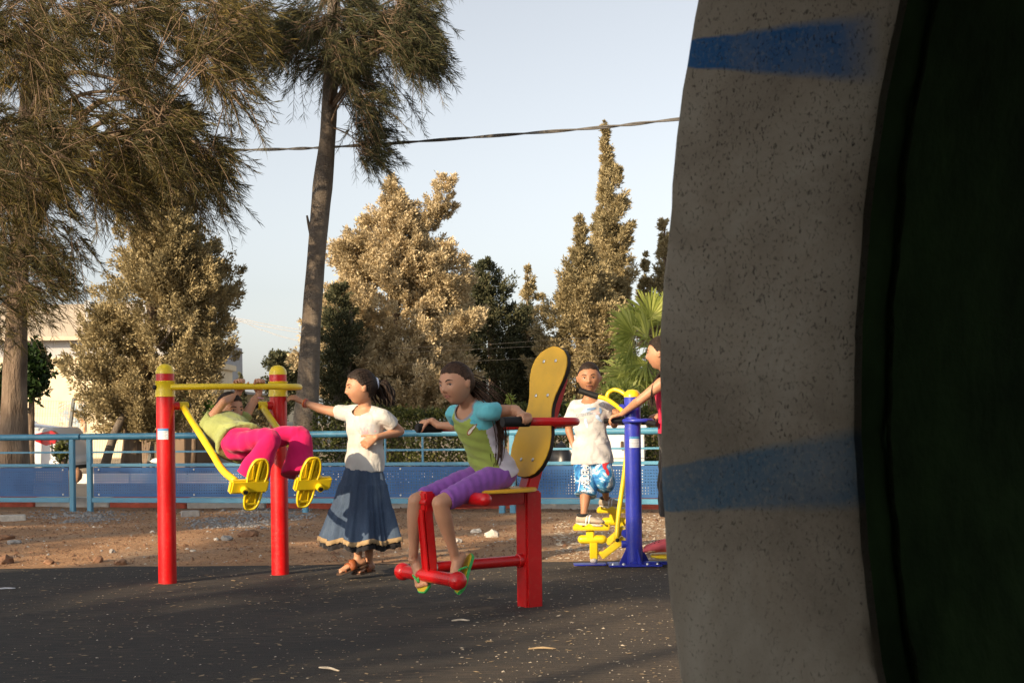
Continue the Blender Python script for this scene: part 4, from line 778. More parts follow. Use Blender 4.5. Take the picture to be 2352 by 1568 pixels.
def leg_swing():
    root = thing('leg_swing_machine', 'red and yellow outdoor leg swing machine with two round red posts', 'exercise machine', (LA + LB) / 2)
    for P, lean in ((LA, 0), (LB, 0)):
        post = MB().lathe([(.057, -.03), (.057, 1.318)], P, sides=36).build('post', M['red'], root)
        MB().lathe([(.059, 1.318), (.059, 1.326), (.058, 1.333), (.052, 1.352), (.040, 1.368), (.022, 1.378), (.001, 1.381)], P, sides=32).build('cap', M['yellow'], root)
        MB().lathe([(.058, 1.172), (.064, 1.174), (.064, 1.180), (.0615, 1.184), (.0615, 1.262), (.064, 1.266), (.064, 1.272), (.058, 1.274)], P, sides=36).build('collar', M['yellow'], root)
        d = -AB if P is LA else -AB * .9 - LN * .3
        MB().sphere(P + nrm(d) * .066 + V3(0, 0, 1.232), .015, 12, 8).build('bolt_cap', M['black'], root)
    z = V3(0, 0, 1.237); bar = [LA + LN * .05 + AB * .02, LA + LN * .12 + AB * .12, LA + LN * .20 + AB * .28, LB + LN * .225 - AB * .25, LB + LN * .215 - AB * .04, LB + LN * .16 + AB * .075, LB + LN * .085 + AB * .10, LB + LN * .03 + AB * .055]
    MB().tube(catmull([p + z for p in bar], 70) + V3(0, 0, -.004), .0195, 16).build('hand_bar', M['yellow'], root, True)
    ends = []
    for P, s in ((LA, 1), (LB, -1)):
        h = P + AB * s * .115 + V3(0, 0, 1.115)
        MB().tube([P + AB * s * .05 + V3(0, 0, 1.115), P + AB * s * .085 + V3(0, 0, 1.115)], .026, 16).build('axle', M['red'], root)
        MB().tube([h - AB * s * .032, h + AB * s * .032], .0285, 20).build('hub', M['yellow'], root, bevel=.004)
        MB().sphere(h + AB * s * .034, (.019, .019, .019), 16, 10).build('hub_cap', M['black'], root)
        e = P + AB * s * .115 + LN * .88 + V3(0, 0, .655)
        pts = [h, h + LN * .16 - UPV * .10, h + LN * .48 - UPV * .285, h + LN * .66 - UPV * .39, e - LN * .02 + UPV * .01]
        MB().tube(catmull(pts, 30), .0215, 16).build('swing_arm', M['yellow'], root, True); ends.append((e, s))
    peds = []
    for e, s in ends:
        up = nrm(UPV * .92 + LN * .28 + AB * .12); pn = nrm(np.cross(AB, up));
        if np.dot(pn, LN) < 0: pn = -pn
        ac = e + AB * s * .10 + pn * .03                     # middle of the foot plate
        foot = MB().box(ac + AB * -s * .035 - up * .012, (.235, .045, .080), (AB, pn, up)).build('pedal_beam', M['yellow'], root, bevel=.010)
        MB().tube([e + pn * .02 - up * .02 + AB * s * .03, e + pn * .085 - up * .03 + AB * s * .03], .022, 16).build('end_tube', M['yellow'], root)
        MB().tube([e + pn * .084 - up * .03 + AB * s * .03, e + pn * .0865 - up * .03 + AB * s * .03], .014, 14).build('tube_hole', M['black'], root)
        out = []
        for t in np.linspace(0, 2 * math.pi, 40, endpoint=False):
            y = .155 * math.sin(t); w = .064 * (1 - .20 * math.exp(-((y + .01) / .05) ** 2)) * (1.0 if y > 0 else .88); q = abs(math.cos(t)) ** .62 * (1 if math.cos(t) > 0 else -1); out.append((q * w, y))
        pl = MB().prism(out, ac, AB, up, -pn, .010).build('foot_plate', M['yellow'], root, bevel=.003)
        rim = [ac + AB * x + up * y + pn * .014 for x, y in out]; MB().tube(rim, .0075, 6, closed=True).build('plate_rim', M['yellow'], pl, True)
        b = MB().box(ac + pn * .012 + up * .085, (.020, .022, .13), (AB, pn, up)); b.build('rib', M['yellow'], pl, bevel=.003)
        for dx in (-1, 1):
            MB().beam(ac + pn * .008 + up * .03 + AB * dx * .022, ac + pn * .008 + up * .13 + AB * dx * .032, .006, .018, pn).build('rib', M['yellow'], pl)
            MB().beam(ac + pn * .008 - up * .05 + AB * dx * .016, ac + pn * .008 - up * .145 + AB * dx * .026, .006, .018, pn).build('rib', M['yellow'], pl)
        MB().box(ac + pn * .010 - up * .118, (.09, .016, .012), (AB, pn, up)).build('rib', M['yellow'], pl)
        peds.append((ac, up, pn))
    for z_ in (0,): sticker(root, LA, .057, .94, .072, .068, V3(-.12, -1, 0))
    return peds
PEDS = leg_swing()
# ------------------------------------------------------------------ seated leg press with handles
AL = R(34); SF = V3(-math.cos(AL), -math.sin(AL), 0); SD = V3(math.sin(AL), -math.cos(AL), 0); SP = flat(at(1217, 1390, 7.36))
def sp(f, s, z): return SP + SF * f + SD * s + UPV * z
def seat_machine():
    root = thing('seated_leg_machine', 'red outdoor seat machine with figure-eight yellow backrest and foot bar', 'exercise machine', SP)
    MB().box(sp(0, 0, .295), (.105, .105, .65), (SF, SD, UPV)).build('post', M['red'], root, bevel=.010)
    MB().box(sp(.335, 0, .583), (.57, .085, .07), (SF, SD, UPV)).build('seat_beam', M['red'], root, bevel=.008)
    MB().beam(sp(.02, 0, .58), sp(-.215, 0, 1.235), .075, .085, SD).build('back_support', M['red'], root, bevel=.008)
    out = [(.245 * abs(math.cos(t)) ** .75 * np.sign(math.cos(t)), .195 * abs(math.sin(t)) ** .75 * np.sign(math.sin(t))) for t in np.linspace(0, 2 * math.pi, 40, endpoint=False)]
    MB().prism(out, sp(.245, 0, .622), SF, SD, UPV, .018).build('seat_board', M['ochre'], root, bevel=.004)
    bu = nrm(UPV - SF * .30); bn = nrm(np.cross(SD, bu)); bn = bn if np.dot(bn, SF) > 0 else -bn
    L = .745; prof = [(0, .0), (.004, .045), (.02, .095), (.06, .142), (.12, .172), (.17, .180), (.24, .168), (.31, .138), (.37, .117), (.41, .114), (.46, .122), (.53, .150), (.58, .164), (.63, .166), (.68, .146), (.715, .105), (.735, .055), (.745, 0)]
    hs = np.linspace(0, 1, 46); hh = L * (1 - np.cos(np.pi * hs)) / 2; ww = np.interp(hh, *zip(*prof)); pl = [(w, h) for h, w in zip(hh, ww)] + [(-w, h) for h, w in zip(hh[::-1][1:-1], ww[::-1][1:-1])]
    o = sp(-.025, 0, .672) + bn * .062
    bd = MB().prism(pl, o - bn * .026, SD, bu, bn, .020).build('backrest', M['board_edge'], root)
    MB().prism([(x * .985, y * .99 + .004) for x, y in pl], o - bn * .005, SD, bu, bn, .005).build('face_board', M['ochre'], bd)
    for h in (.10, .46, .655):
        for w in (-.055, .055): MB().lathe([(.010, 0), (.010, .003), (.006, .006)], o + SD * w + bu * h, bn, 12).build('screw', M['steel'], bd)
    U = fillet([sp(.26, .38, .990), sp(-.075, .385, .988), sp(-.085, 0, .972), sp(-.075, -.385, .962), sp(.32, -.38, .962)], .09, 9)
    MB().tube(U, .0215, 16).build('handle_bar', M['red'], root, True)
    MB().box(sp(-.13, 0, .972), (.09, .07, .05), (SF, SD, UPV)).build('handle_clamp', M['red'], root, bevel=.006)
    MB().tube([sp(.255, .38, .990), sp(.415, .38, .990)], .0265, 18).build('grip', M['black'], root, bevel=.004); MB().tube([sp(.315, -.38, .962), sp(.47, -.38, .962)], .0265, 18).build('grip', M['black'], root, bevel=.004)
    MB().tube([sp(.455, -.29, .600), sp(.455, .275, .600)], .0335, 18, round_cap=True).build('thigh_roller', M['red'], root)
    MB().tube([sp(.05, 0, .247), sp(.60, 0, .247)], .029, 18).build('lower_bar', M['red'], root); MB().lathe([(.030, .59), (.030, .606), (.012, .612)], sp(0, 0, .247), SF, 16).build('bar_cap', M['stone_pale'], root)
    MB().lathe([(.037, .045), (.037, .075), (.029, .08)], sp(0, 0, .247), SF, 18).build('bar_flange', M['red'], root)
    MB().box(sp(.635, 0, .585), (.06, .075, .11), (SF, SD, UPV)).build('pivot_bracket', M['red'], root, bevel=.010)
    MB().beam(sp(.645, 0, .56), sp(.615, 0, .225), .060, .060, SD).build('swing_arm', M['red'], root, bevel=.010)
    MB().tube([sp(.66, -.052, .585), sp(.66, .052, .585)], .016, 12).build('pivot_bolt', M['red'], root)
    for dx in (-.024, .024): MB().beam(sp(.675, dx, .545), sp(.648, dx, .24), .008, .012, SD).build('arm_rib', M['red'], root, bevel=.003)
    MB().tube([sp(.625, -.27, .205), sp(.625, .27, .205)], .034, 20).build('foot_bar', M['red'], root)
    for s in (-1, 1): MB().sphere(sp(.625, s * .275, .205), .047, 20, 12).build('end_knob', M['red'], root)
seat_machine()
# ------------------------------------------------------------------ blue stepper post
BQ = flat(at(1457, 1300, 9.3))
def stepper():
    root = thing('stepper_machine', 'blue post machine with bright yellow stepping pedals and dome cap', 'exercise machine', BQ)
    MB().lathe([(.056, .0), (.056, 1.145)], BQ, sides=32).build('post', M['blue_post'], root)
    MB().lathe([(.058, 1.145), (.058, 1.153), (.050, 1.176), (.034, 1.192), (.001, 1.198)], BQ, sides=28).build('cap', M['yellow'], root)
    MB().box(BQ + V3(.0, 0, .008), (.36, .24, .012)).build('base_plate', M['blue_post'], root, bevel=.003)
    for a in (20, 110, 200, 290):
        d = V3(math.cos(R(a)), math.sin(R(a)), 0); MB().prism([(.05, .015), (.115, .015), (.052, .13)], BQ - np.cross(d, UPV) * .004, d, UPV, np.cross(d, UPV), .008).build('gusset', M['blue_post'], root)
    for x, y in ((-.15, -.09), (-.08, -.1), (.08, -.1), (.15, -.09)): MB().lathe([(.011, .014), (.011, .022), (.006, .028)], BQ + V3(x, y, 0), sides=8).build('anchor_bolt', M['steel'], root)
    MB().box(BQ + V3(-.30, .06, .006), (.22, .12, .008)).build('stop_plate', M['blue_post'], root)
    sticker(root, BQ, .056, .84, .07, .075, V3(.15, -1, 0))
    tops = []
    for (u, v, Y_, first) in ((1359, 1213, 9.42, True), (1412, 1173, 9.78, False)):
        c = at(u, v, Y_); d = nrm(V3(1, -.12, 0)); sd_ = V3(-d[1], d[0], 0)
        p = MB().box(c, (.25, .125, .018), (d, sd_, UPV)).build('pedal', M['yellow'], root, bevel=.006)
        for s in (-1, 1):
            wv = [(-.125, 0)] + [(x, .022 + .012 * math.cos(x * 75 + 1)) for x in np.linspace(-.125, .125, 21)] + [(.125, 0)]
            MB().prism(wv, c + sd_ * s * .060 + UPV * .004, d, UPV, sd_, .006).build('pedal_rim', M['yellow'], p)
        MB().box(c + d * .122 + UPV * .018, (.008, .12, .03), (d, sd_, UPV)).build('pedal_stop', M['yellow'], p)
        tops.append(c + UPV * .010)
        MB().box(c - UPV * .045 - d * .01, (.055, .06, .075), (d, sd_, UPV)).build('pedal_neck', M['yellow'], root, bevel=.006)
        MB().tube([c - UPV * .075 - d * .068, c - UPV * .075 + d * .075], .030, 18, round_cap=True).build('pedal_pivot', M['yellow'], root)
        if first:
            MB().beam(c - UPV * .09 + d * .012, V3(c[0] + .012, c[1], .035), .055, .05).build('pedal_leg', M['yellow'], root, bevel=.006)
            MB().lathe([(.020, .012), (.026, .02), (.026, .035), (.018, .045)], V3(c[0] + .012, c[1], 0), sides=14).build('buffer', M['stone_pale'], root)
            for z0, z1, x0 in ((-.078, .005, .075), (-.17, -.07, .035)):
                a = c + V3(x0, 0, z0); b = V3(BQ[0] - .055, c[1] - .03, c[2] + z1)
                MB().beam(a + V3(.03, 0, -.025), b, .045, .048).build('link_arm', M['yellow'], root, bevel=.006); MB().tube([a + V3(-.02, 0, 0), a + V3(.05, 0, 0)], .013, 10).build('link_pin', M['yellow'], root)
            MB().tube([V3(BQ[0] - .055, c[1] - .10, c[2] - .03), V3(BQ[0] - .055, c[1] + .14, c[2] - .03)], .027, 14).build('cross_hub', M['blue_post'], root); MB().tube([V3(BQ[0] - .04, BQ[1], c[2] - .10), V3(BQ[0] - .085, BQ[1], c[2] - .10)], .025, 14).build('hub', M['blue_post'], root)
            MB().sphere(at(1418, 1240, 9.28), .014, 10, 8).build('bolt_cap', M['black'], root)
        else: MB().beam(c - UPV * .07 + d * .02, V3(BQ[0] - .05, c[1] - .12, c[2] - .13), .045, .045).build('link_arm', M['yellow'], root, bevel=.006)
    MB().tube(catmull([at(1416, 1240, 9.34), at(1421, 1180, 9.36), at(1431, 1110, 9.38), at(1440, 1040, 9.39)], 16), .0165, 12).build('lever', M['yellow'], root, True)
    for s in (-1, 1): MB().prism([(.0, 0), (.032, .03), (.02, .06), (-.02, .05), (-.02, .0)], BQ + V3(.04, .05, .26 - .10 * (s + 1) / 2), (1, 0, 0), (0, 0, 1), (0, 1, 0), .03).build('rear_pedal_tip', M['yellow'], root)
    # hand levers at the top
    h0, h1, h2 = at(1424, 938, 9.28), at(1396, 918, 9.3), at(1372, 910, 9.32)
    MB().tube(catmull([at(1432, 948, 9.27), h0, h1, h2], 16), .0155, 12).build('hand_lever', M['yellow'], root, True); MB().tube([at(1374, 911, 9.32), at(1330, 896, 9.34)], .0215, 16).build('grip', M['black'], root, bevel=.003)
    MB().tube([at(1428, 936, 9.27) + V3(.0, .06, 0), at(1428, 936, 9.27) + V3(0, -.0, 0)], .025, 14).build('lever_hub', M['blue_post'], root)
    MB().tube(catmull([at(1394, 916, 9.42), at(1397, 903, 9.42), at(1410, 895, 9.42), at(1424, 898, 9.4), at(1436, 906, 9.38)], 20), .0145, 12).build('hand_loop', M['yellow'], root, True)
    # blue ring with grips
    rc = BQ + V3(.035, 0, .985); MB().tube(arc(rc, (1, 0, 0), (0, 1, 0), .098, 0, 2 * math.pi * .98, 40), .0135, 10, closed=True).build('ring', M['blue_post'], root, True)
    MB().lathe([(.058, .965), (.066, .967), (.066, .977), (.056, .980)], BQ, sides=28).build('ring_collar', M['blue_post'], root)
    for d, L in ((V3(-1, -.1, 0), .235), (V3(.55, -.75, -.12), .20), (V3(.6, .7, 0), .2)):
        d = nrm(d); MB().tube([rc + d * .09, rc + d * (L - .14)], .013, 12).build('spoke', M['blue_post'], root); MB().tube([rc + d * (L - .145), rc + d * L], .0175, 14).build('grip', M['black'], root, bevel=.003)
    # twist disc on its stub, tied to the post by a ground beam
    dc = flat(at(1545, 1278, 9.22)); MB().box((BQ + dc) / 2 + V3(.02, 0, .02), (np.linalg.norm(dc - BQ) + .1, .05, .022)).build('ground_beam', M['blue_post'], root, bevel=.003)
    MB().lathe([(.035, .0), (.035, .062)], dc, sides=20).build('disc_stub', M['blue_post'], root); MB().lathe([(.02, .062), (.145, .062), (.15, .068), (.15, .078), (.14, .083), (.001, .084)], dc, sides=36).build('twist_disc', M['yellow'], root)
    return tops, dc
STEP, DISC = stepper()
# ------------------------------------------------------------------ people
def m_skin(name, c):
    t = NT(name); n1 = t.noise(9, 3); n2 = t.noise(60, 3)
    k = t.ramp(n1, [(.3, sc(c, .9)), (.7, sc(c, 1.08))]); k = t.mix(t.math('MULTIPLY', n2, .12), k, (c[0], c[1] * .7, c[2] * .65)); t.col(k); t.set(Roughness=.5, Specular_IOR_Level=.35)
    t.b.inputs['Subsurface Weight'].default_value = .12; t.b.inputs['Subsurface Radius'].default_value = (.9, .35, .2); t.b.inputs['Subsurface Scale'].default_value = .008; return t.m
M['skin'] = m_skin('skin', (.47, .245, .145)); M['skin_tan'] = m_skin('skin_tan', (.38, .185, .10)); M['skin_fair'] = m_skin('skin_fair', (.50, .26, .155))
def m_hair(name, c):
    t = NT(name); n = t.noise(50, 3, .6, stretch=(1, 1, .25)); t.col(t.ramp(n, [(.3, sc(c, .45)), (.7, sc(c, 1.5))])); t.set(Roughness=.6, Specular_IOR_Level=.22); t.bump(t.noise(110, 2, .5, stretch=(1, 1, .2)), .5, .01); return t.m
def m_cap(mat, skin):
    c = {'hair_dark': (.022, .014, .010), 'hair_brown': (.055, .028, .016)}[mat]; t = NT(mat + '_cap'); n = t.noise(50, 3, .6, stretch=(1, 1, .25)); a = t.new('ShaderNodeAttribute'); a.attribute_name = 'hm'
    f = t.math('ADD', a.outputs['Fac'], t.math('MULTIPLY', t.math('SUBTRACT', t.noise(190, 2, .6, stretch=(.5, .5, 1)), .5), .55)); sk = {'skin': (.47, .245, .145), 'skin_tan': (.38, .185, .10), 'skin_fair': (.50, .26, .155)}[skin.name.split('.')[0]]
    t.col(t.mix(t.ramp(f, [(.10, (0, 0, 0)), (.62, (1, 1, 1))]), sk, t.ramp(n, [(.3, sc(c, .45)), (.7, sc(c, 1.5))]))); t.set(Roughness=.6, Specular_IOR_Level=.22); t.bump(t.noise(110, 2, .5, stretch=(1, 1, .2)), .6, .01); return t.m
M['hair_dark'] = m_hair('hair_dark', (.022, .014, .010)); M['hair_brown'] = m_hair('hair_brown', (.055, .028, .016))
M['eye_white'] = NT('eye_white').col((.45, .43, .41)).set(Roughness=.2).m; M['iris'] = NT('iris').col((.025, .015, .010)).set(Roughness=.12).m; M['lip'] = matte('lip', (.42, .14, .11), .45); M['lip_tan'] = matte('lip_tan', (.36, .13, .10), .45)
def remesh(b, voxel, iters=3, fac=.5):
    me = bpy.data.meshes.new('tmp'); me.from_pydata(b.v, [], b.f); bm = bmesh.new(); bm.from_mesh(me); bmesh.ops.recalc_face_normals(bm, faces=bm.faces); bm.to_mesh(me); bm.free()
    ob = bpy.data.objects.new('tmp', me); C.objects.link(ob); m = ob.modifiers.new('r', 'REMESH'); m.mode = 'VOXEL'; m.voxel_size = voxel; m.adaptivity = 0
    if iters: s = ob.modifiers.new('s', 'SMOOTH'); s.factor = fac; s.iterations = iters
    dg = bpy.context.evaluated_depsgraph_get(); out = bpy.data.meshes.new_from_object(ob.evaluated_get(dg)); bpy.data.objects.remove(ob); bpy.data.meshes.remove(me); return out
def mverts(me):
    v = np.empty(len(me.vertices) * 3, np.float32); me.vertices.foreach_get('co', v); return v.reshape(-1, 3).astype(float)
def mnorms(me):
    v = np.empty(len(me.vertices) * 3, np.float32); me.vertices.foreach_get('normal', v); return v.reshape(-1, 3).astype(float)
def mset(me, v): me.vertices.foreach_set('co', np.asarray(v, np.float32).ravel()); me.update()
def wrinkle(me, amp, freq, dirv, seed=0, amp2=0):
    v = mverts(me); n = mnorms(me); d = nrm(dirv); A, B, _ = frame_from(d); p, q, r_ = v @ d, v @ A, v @ B
    w = np.sin(freq * p + 2.2 * np.sin(q * 17 + seed) + 1.4 * np.sin(r_ * 21 + 2 * seed)) * (.55 + .45 * np.sin(q * 11 + 5 * seed + p * 9)) + .5 * np.sin(freq * 1.9 * p + 3 * np.sin(r_ * 13 + seed) + q * 9)
    mset(me, v + n * (w * amp)[:, None])
def limb(b, pts, rads, n=14, sides=14, cap=True):
    P = catmull(pts, n); r = np.interp(np.linspace(0, 1, n), np.linspace(0, 1, len(rads)), rads); b.tube(P, r, sides, round_cap=cap)
def head_shape(p, d):
    """p: points on the base ellipsoid in head units (height 1); face looks along +y"""
    x, y, z = p[:, 0].copy(), p[:, 1].copy(), p[:, 2].copy(); t = np.clip(-z / .5, 0, 1); f = d[:, 1] > 0
    x *= 1 - .34 * t ** 1.8; y = np.where(f, y * (.93 - .03 * t), y * (1 - .42 * t ** 1.4)); ax = np.abs(x); g = lambda a, c, s: np.exp(-((a - c) / s) ** 2); fr = np.clip(d[:, 1] * 3, 0, 1)
    y += fr * (.085 * g(x, 0, .050) * (g(z, -.125, .05) + .5 * g(z, -.035, .07)) + .02 * g(ax, .055, .035) * g(z, -.145, .03) - .036 * g(ax, .150, .075) * g(z, .012, .05) + .014 * g(ax, .14, .10) * g(z, .085, .035)
               + .014 * g(x, 0, .085) * (g(z, -.235, .026) + g(z, -.285, .024)) - .008 * g(x, 0, .09) * g(z, -.33, .03) + .035 * g(x, 0, .10) * g(z, -.43, .06) + .018 * g(ax, .20, .09) * g(z, -.16, .10))
    return np.stack([x, y, z], -1)
def sphere_dirs(nu, nv):
    th = np.linspace(.02, math.pi - .02, nv); ph = np.arange(nu) * 2 * math.pi / nu; T, Pp = np.meshgrid(th, ph, indexing='ij')
    d = np.stack([np.sin(T) * np.cos(Pp), np.sin(T) * np.sin(Pp), np.cos(T)], -1).reshape(-1, 3); f = []
    for i in range(nv - 1):
        for k in range(nu): f.append((i * nu + k, (i + 1) * nu + k, (i + 1) * nu + (k + 1) % nu, i * nu + (k + 1) % nu))
    f.append(tuple(range(nu))); f.append(tuple((nv - 1) * nu + k for k in range(nu))[::-1]); return d, f
class Person:
    def __init__(s, label, base, skin, size):
        s.root = thing('person', label, 'person', (base[0], base[1], 0)); s.b = MB(); s.skin = M[skin]; s.k = size      # size: standing height / 1.3
    def head(s, c, H, fwd, up):
        fwd = nrm(fwd); xr = nrm(np.cross(fwd, up)); up = np.cross(xr, fwd); s.hc, s.H, s.hax = np.asarray(c), H, np.array([xr, fwd, up])
        d, f = sphere_dirs(56, 44); s.hd = d; s.hp = head_shape(d * V3(.375, .45, .5), d); s.b.add(s.hc + (s.hp * H) @ s.hax, f); s.hf = f
        for sx in (-1, 1):          # ears
            e = s.hloc(sx * .385, -.03, -.03); s.b.sphere(e, (.036 * H, .066 * H, .105 * H), 10, 8, (xr, fwd, up)); s.b.sphere(s.hloc(sx * .415, -.05, .02), (.018 * H, .055 * H, .055 * H), 8, 6, (xr, fwd, up))
    def hloc(s, x, y, z): return s.hc + (np.array([x, y, z]) * s.H) @ s.hax
    def torso(s, pelvis, neck, hip_lat, sh_lat, bow=0.):
        s.pel, s.neck = np.asarray(pelvis, float), np.asarray(neck, float); s.hl, s.sl = nrm(hip_lat), nrm(sh_lat); s.bow = bow
        s.b.loft([s.tring(t, 0) for t in np.linspace(-.2, 1.06, 24)], 28)
    TT = np.array([(-.20, .045, .04), (-.12, .088, .068), (-.03, .112, .083), (.08, .117, .086), (.25, .108, .079), (.42, .099, .072), (.58, .106, .077), (.75, .119, .083), (.87, .122, .077), (.95, .098, .062), (1.0, .060, .048), (1.06, .042, .042)])
    def tring(s, t, off, wide=1., flat_=1.):
        sp_ = s.neck - s.pel; L = nrm(s.hl * (1 - t) + s.sl * t); D = nrm(sp_); L = nrm(L - D * np.dot(L, D)); F = np.cross(L, D); w = np.interp(t, s.TT[:, 0], s.TT[:, 1]) * s.k; h = np.interp(t, s.TT[:, 0], s.TT[:, 2]) * s.k
        return (s.pel + sp_ * t + F * s.bow * math.sin(math.pi * min(max(t, 0), 1)), L, F, (w + off) * wide, (h + off) * flat_)
    def arm(s, sh, el, wr, fat=1.):
        k = s.k * fat; limb(s.b, [s.pel + (s.neck - s.pel) * .97, (s.pel + (s.neck - s.pel) * .95 + sh) / 2, np.asarray(sh, float)], [.042 * k, .038 * k, .036 * k], 8); limb(s.b, [sh, (np.asarray(sh) + el) / 2, el], [.041 * k, .036 * k, .031 * k, .0285 * k]); limb(s.b, [el, np.asarray(el) * .65 + np.asarray(wr) * .35, wr], [.0285 * k, .031 * k, .027 * k, .022 * k, .0195 * k])
    def hand(s, wr, d, pn, thumb, curl=(20, 25, 20), spread=.1, tc=25, k=1.):
        """d: wrist to knuckles, pn: out of the palm, thumb: side the thumb leaves from"""
        k = s.k * k; d = nrm(d); pn = nrm(np.asarray(pn) - d * np.dot(pn, d)); w = np.cross(d, pn); w = w if np.dot(w, thumb) > 0 else -w; wr = np.asarray(wr, float)
        s.b.loft([(wr + d * x * k, w, pn, a * k, c * k) for x, a, c in ((-.012, .018, .015), (.01, .022, .0145), (.035, .029, .0145), (.06, .031, .013), (.07, .027, .010))], 14)
        kn = wr + d * .064 * k
        for i, fl in enumerate((.054, .060, .056, .044)):
            p = kn + w * (.0235 - .0155 * i) * k; a = 0.; pts = [p - d * .008]; dd = nrm(d + w * spread * (1.5 - i) * .5)
            for j, (seg, cu) in enumerate(zip((.44, .31, .25), curl)):
                a += R(cu); pts.append(pts[-1] + (dd * math.cos(a) + pn * math.sin(a)) * fl * seg * k * (1.15 if j == 0 else 1))
            limb(s.b, pts, [.0082 * k, .0078 * k, .0070 * k, .0058 * k], 10, 8)
        t0 = wr + d * .018 * k + w * .017 * k; td = nrm(w * .75 + d * .75 + pn * math.sin(R(tc)) * .9); t1 = t0 + td * .026 * k; t2 = t1 + nrm(td + d * .35 + pn * math.sin(R(tc)) * .8) * .024 * k; t3 = t2 + nrm(td * .6 + d * .6 + pn * math.sin(R(tc)) * 1.2) * .018 * k
        limb(s.b, [t0, t1, t2, t3], [.011 * k, .0098 * k, .0085 * k, .0068 * k], 10, 8)
    def leg(s, hip, kn, an, fat=1.):
        k = s.k * fat; hip, kn, an = map(lambda q: np.asarray(q, float), (hip, kn, an)); limb(s.b, [hip, (hip + kn) / 2, kn], [.066 * k, .060 * k, .050 * k, .044 * k], 14, 18); limb(s.b, [kn, kn * .68 + an * .32, kn * .35 + an * .65, an], [.043 * k, .047 * k, .039 * k, .029 * k, .026 * k], 18, 18)
    def foot(s, an, d, up, L=.19, bare=True):
        """an: ankle; d: heel to toe; up: out of the instep. returns sole centre frame"""
        k = s.k; d = nrm(d); up = nrm(np.asarray(up) - d * np.dot(up, d)); w = np.cross(d, up); an = np.asarray(an, float); so = an - up * .050 * k - d * .045 * k; L = L * k      # heel end of the sole
        s.b.loft([(so + d * x * L + up * h * k, w, up, a * k, c * k) for x, h, a, c in ((.0, .022, .013, .014), (.04, .024, .024, .022), (.15, .027, .028, .027), (.32, .030, .027, .031), (.5, .025, .029, .025), (.68, .019, .034, .018), (.8, .015, .036, .0145), (.86, .013, .034, .011))], 18)
        limb(s.b, [an, so + d * .20 * L + up * .03 * k], [.027 * k, .026 * k], 6, 14)
        for i in range(5):
            o = (i - 2) * .0150 * k; l = (.17, .16, .145, .125, .10)[i] * L; p = so + d * .82 * L + w * o * s.fs + up * .011 * k; limb(s.b, [p, p + d * l * .6 + up * .002, p + d * l - up * .004 * k], [.0105 * k if i == 0 else .0082 * k, (.0105 if i == 0 else .008) * k, (.009 if i == 0 else .0062) * k], 6, 8)
        return so, d, w, up, L
    fs = 1
    def finish(s, voxel=.0046):
        me = remesh(s.b, voxel, 3, .45); v = mverts(me); s.bvh = BVHTree.FromPolygons([tuple(q) for q in v], [tuple(p.vertices) for p in me.polygons]); s.body = link('body', me, s.skin, s.root, True)
    def surf(s, p, d):
        h = s.bvh.ray_cast(Vector(p), Vector(d)); return np.array(h[0]) if h[0] is not None else np.asarray(p)
    def face(s, brow_tilt=0., lip='lip', open_=0., look=(0, 0)):
        xr, fw, up = s.hax; H = s.H
        for sx in (-1, 1):
            p = s.surf(s.hloc(sx * .150, .9, .008), -fw)
            e = MB().sphere(p - fw * .010 * H, (.047 * H, .024 * H, .021 * H), 14, 10, s.hax).build('eye', M['eye_white'], s.root, True); ORG[e.name] = ORG[s.root.name]
            MB().sphere(p + fw * .004 * H + xr * look[0] * H + up * look[1] * H, (.024 * H, .014 * H, .022 * H), 12, 8, s.hax).build('iris', M['iris'], e, True)
            q = [s.surf(s.hloc(sx * x, .9, z), -fw) + fw * .006 * H for x, z in ((.095, .014), (.122, .028), (.15, .033), (.18, .028), (.204, .012))]; MB().tube(catmull(q, 9), np.array([.004, .007, .009, .009, .009, .009, .007, .005, .003]) * H, 6).build('eyelid', M['hair_dark'], s.root, True)
            q = [s.surf(s.hloc(sx * x, .9, z), -fw) + fw * .004 * H for x, z in ((.065, .098 - brow_tilt), (.12, .115), (.18, .118), (.24, .09))]; MB().tube(catmull(q, 9), np.array([.009, .013, .015, .015, .015, .013, .010, .007, .003]) * H, 6).build('eyebrow', M['hair_dark'], s.root, True)
        for z, r_ in ((-.238, .013), (-.285, .015)):
            q = [s.surf(s.hloc(x, .9, z + (open_ if z > -.25 else -open_) + .02 * abs(x) * (1 if z < -.25 else -1) * 3), -fw) - fw * .004 * H for x in (-.10, -.05, 0, .05, .10)]; MB().tube(catmull(q, 11), np.array([.004, .008, .010, .011, .011, .011, .011, .011, .010, .008, .004]) * H * (r_ / .013), 8).build('lip', M[lip], s.root, True)
        q = [s.surf(s.hloc(x, .9, -.262), -fw) + fw * .0015 * H for x in (-.095, -.05, 0, .05, .095)]; MB().tube(catmull(q, 9), (.005 + open_ * .8) * H, 6).build('mouth_line', M['iris'], s.root, True)
    def hair(s, mat, style='pulled', thick=.06, nape=-.30, groove=.010, line=.30):
        d, f = sphere_dirs(96, 72); p = head_shape(d * V3(.365, .45, .5), d); ss = lambda a, b, q: np.clip((q - a) / (b - a), 0, 1) ** 2 * (3 - 2 * np.clip((q - a) / (b - a), 0, 1)); x, y, z = p.T
        yb = np.interp(z, [-.5, -.32, -.2, -.08, .05, .14, line - .06, line, line + .07, .5], [-.20, -.16, -.12, -.05, .03, .13, .20, .30, .55, .6]) + .02 * np.sin(x * 30)
        yb = yb + .016 * np.sin(x * 55 + 4 * np.sin(z * 31)); m = ss(-.09, .10, yb - y) * ss(nape - .05, nape + .03, z)
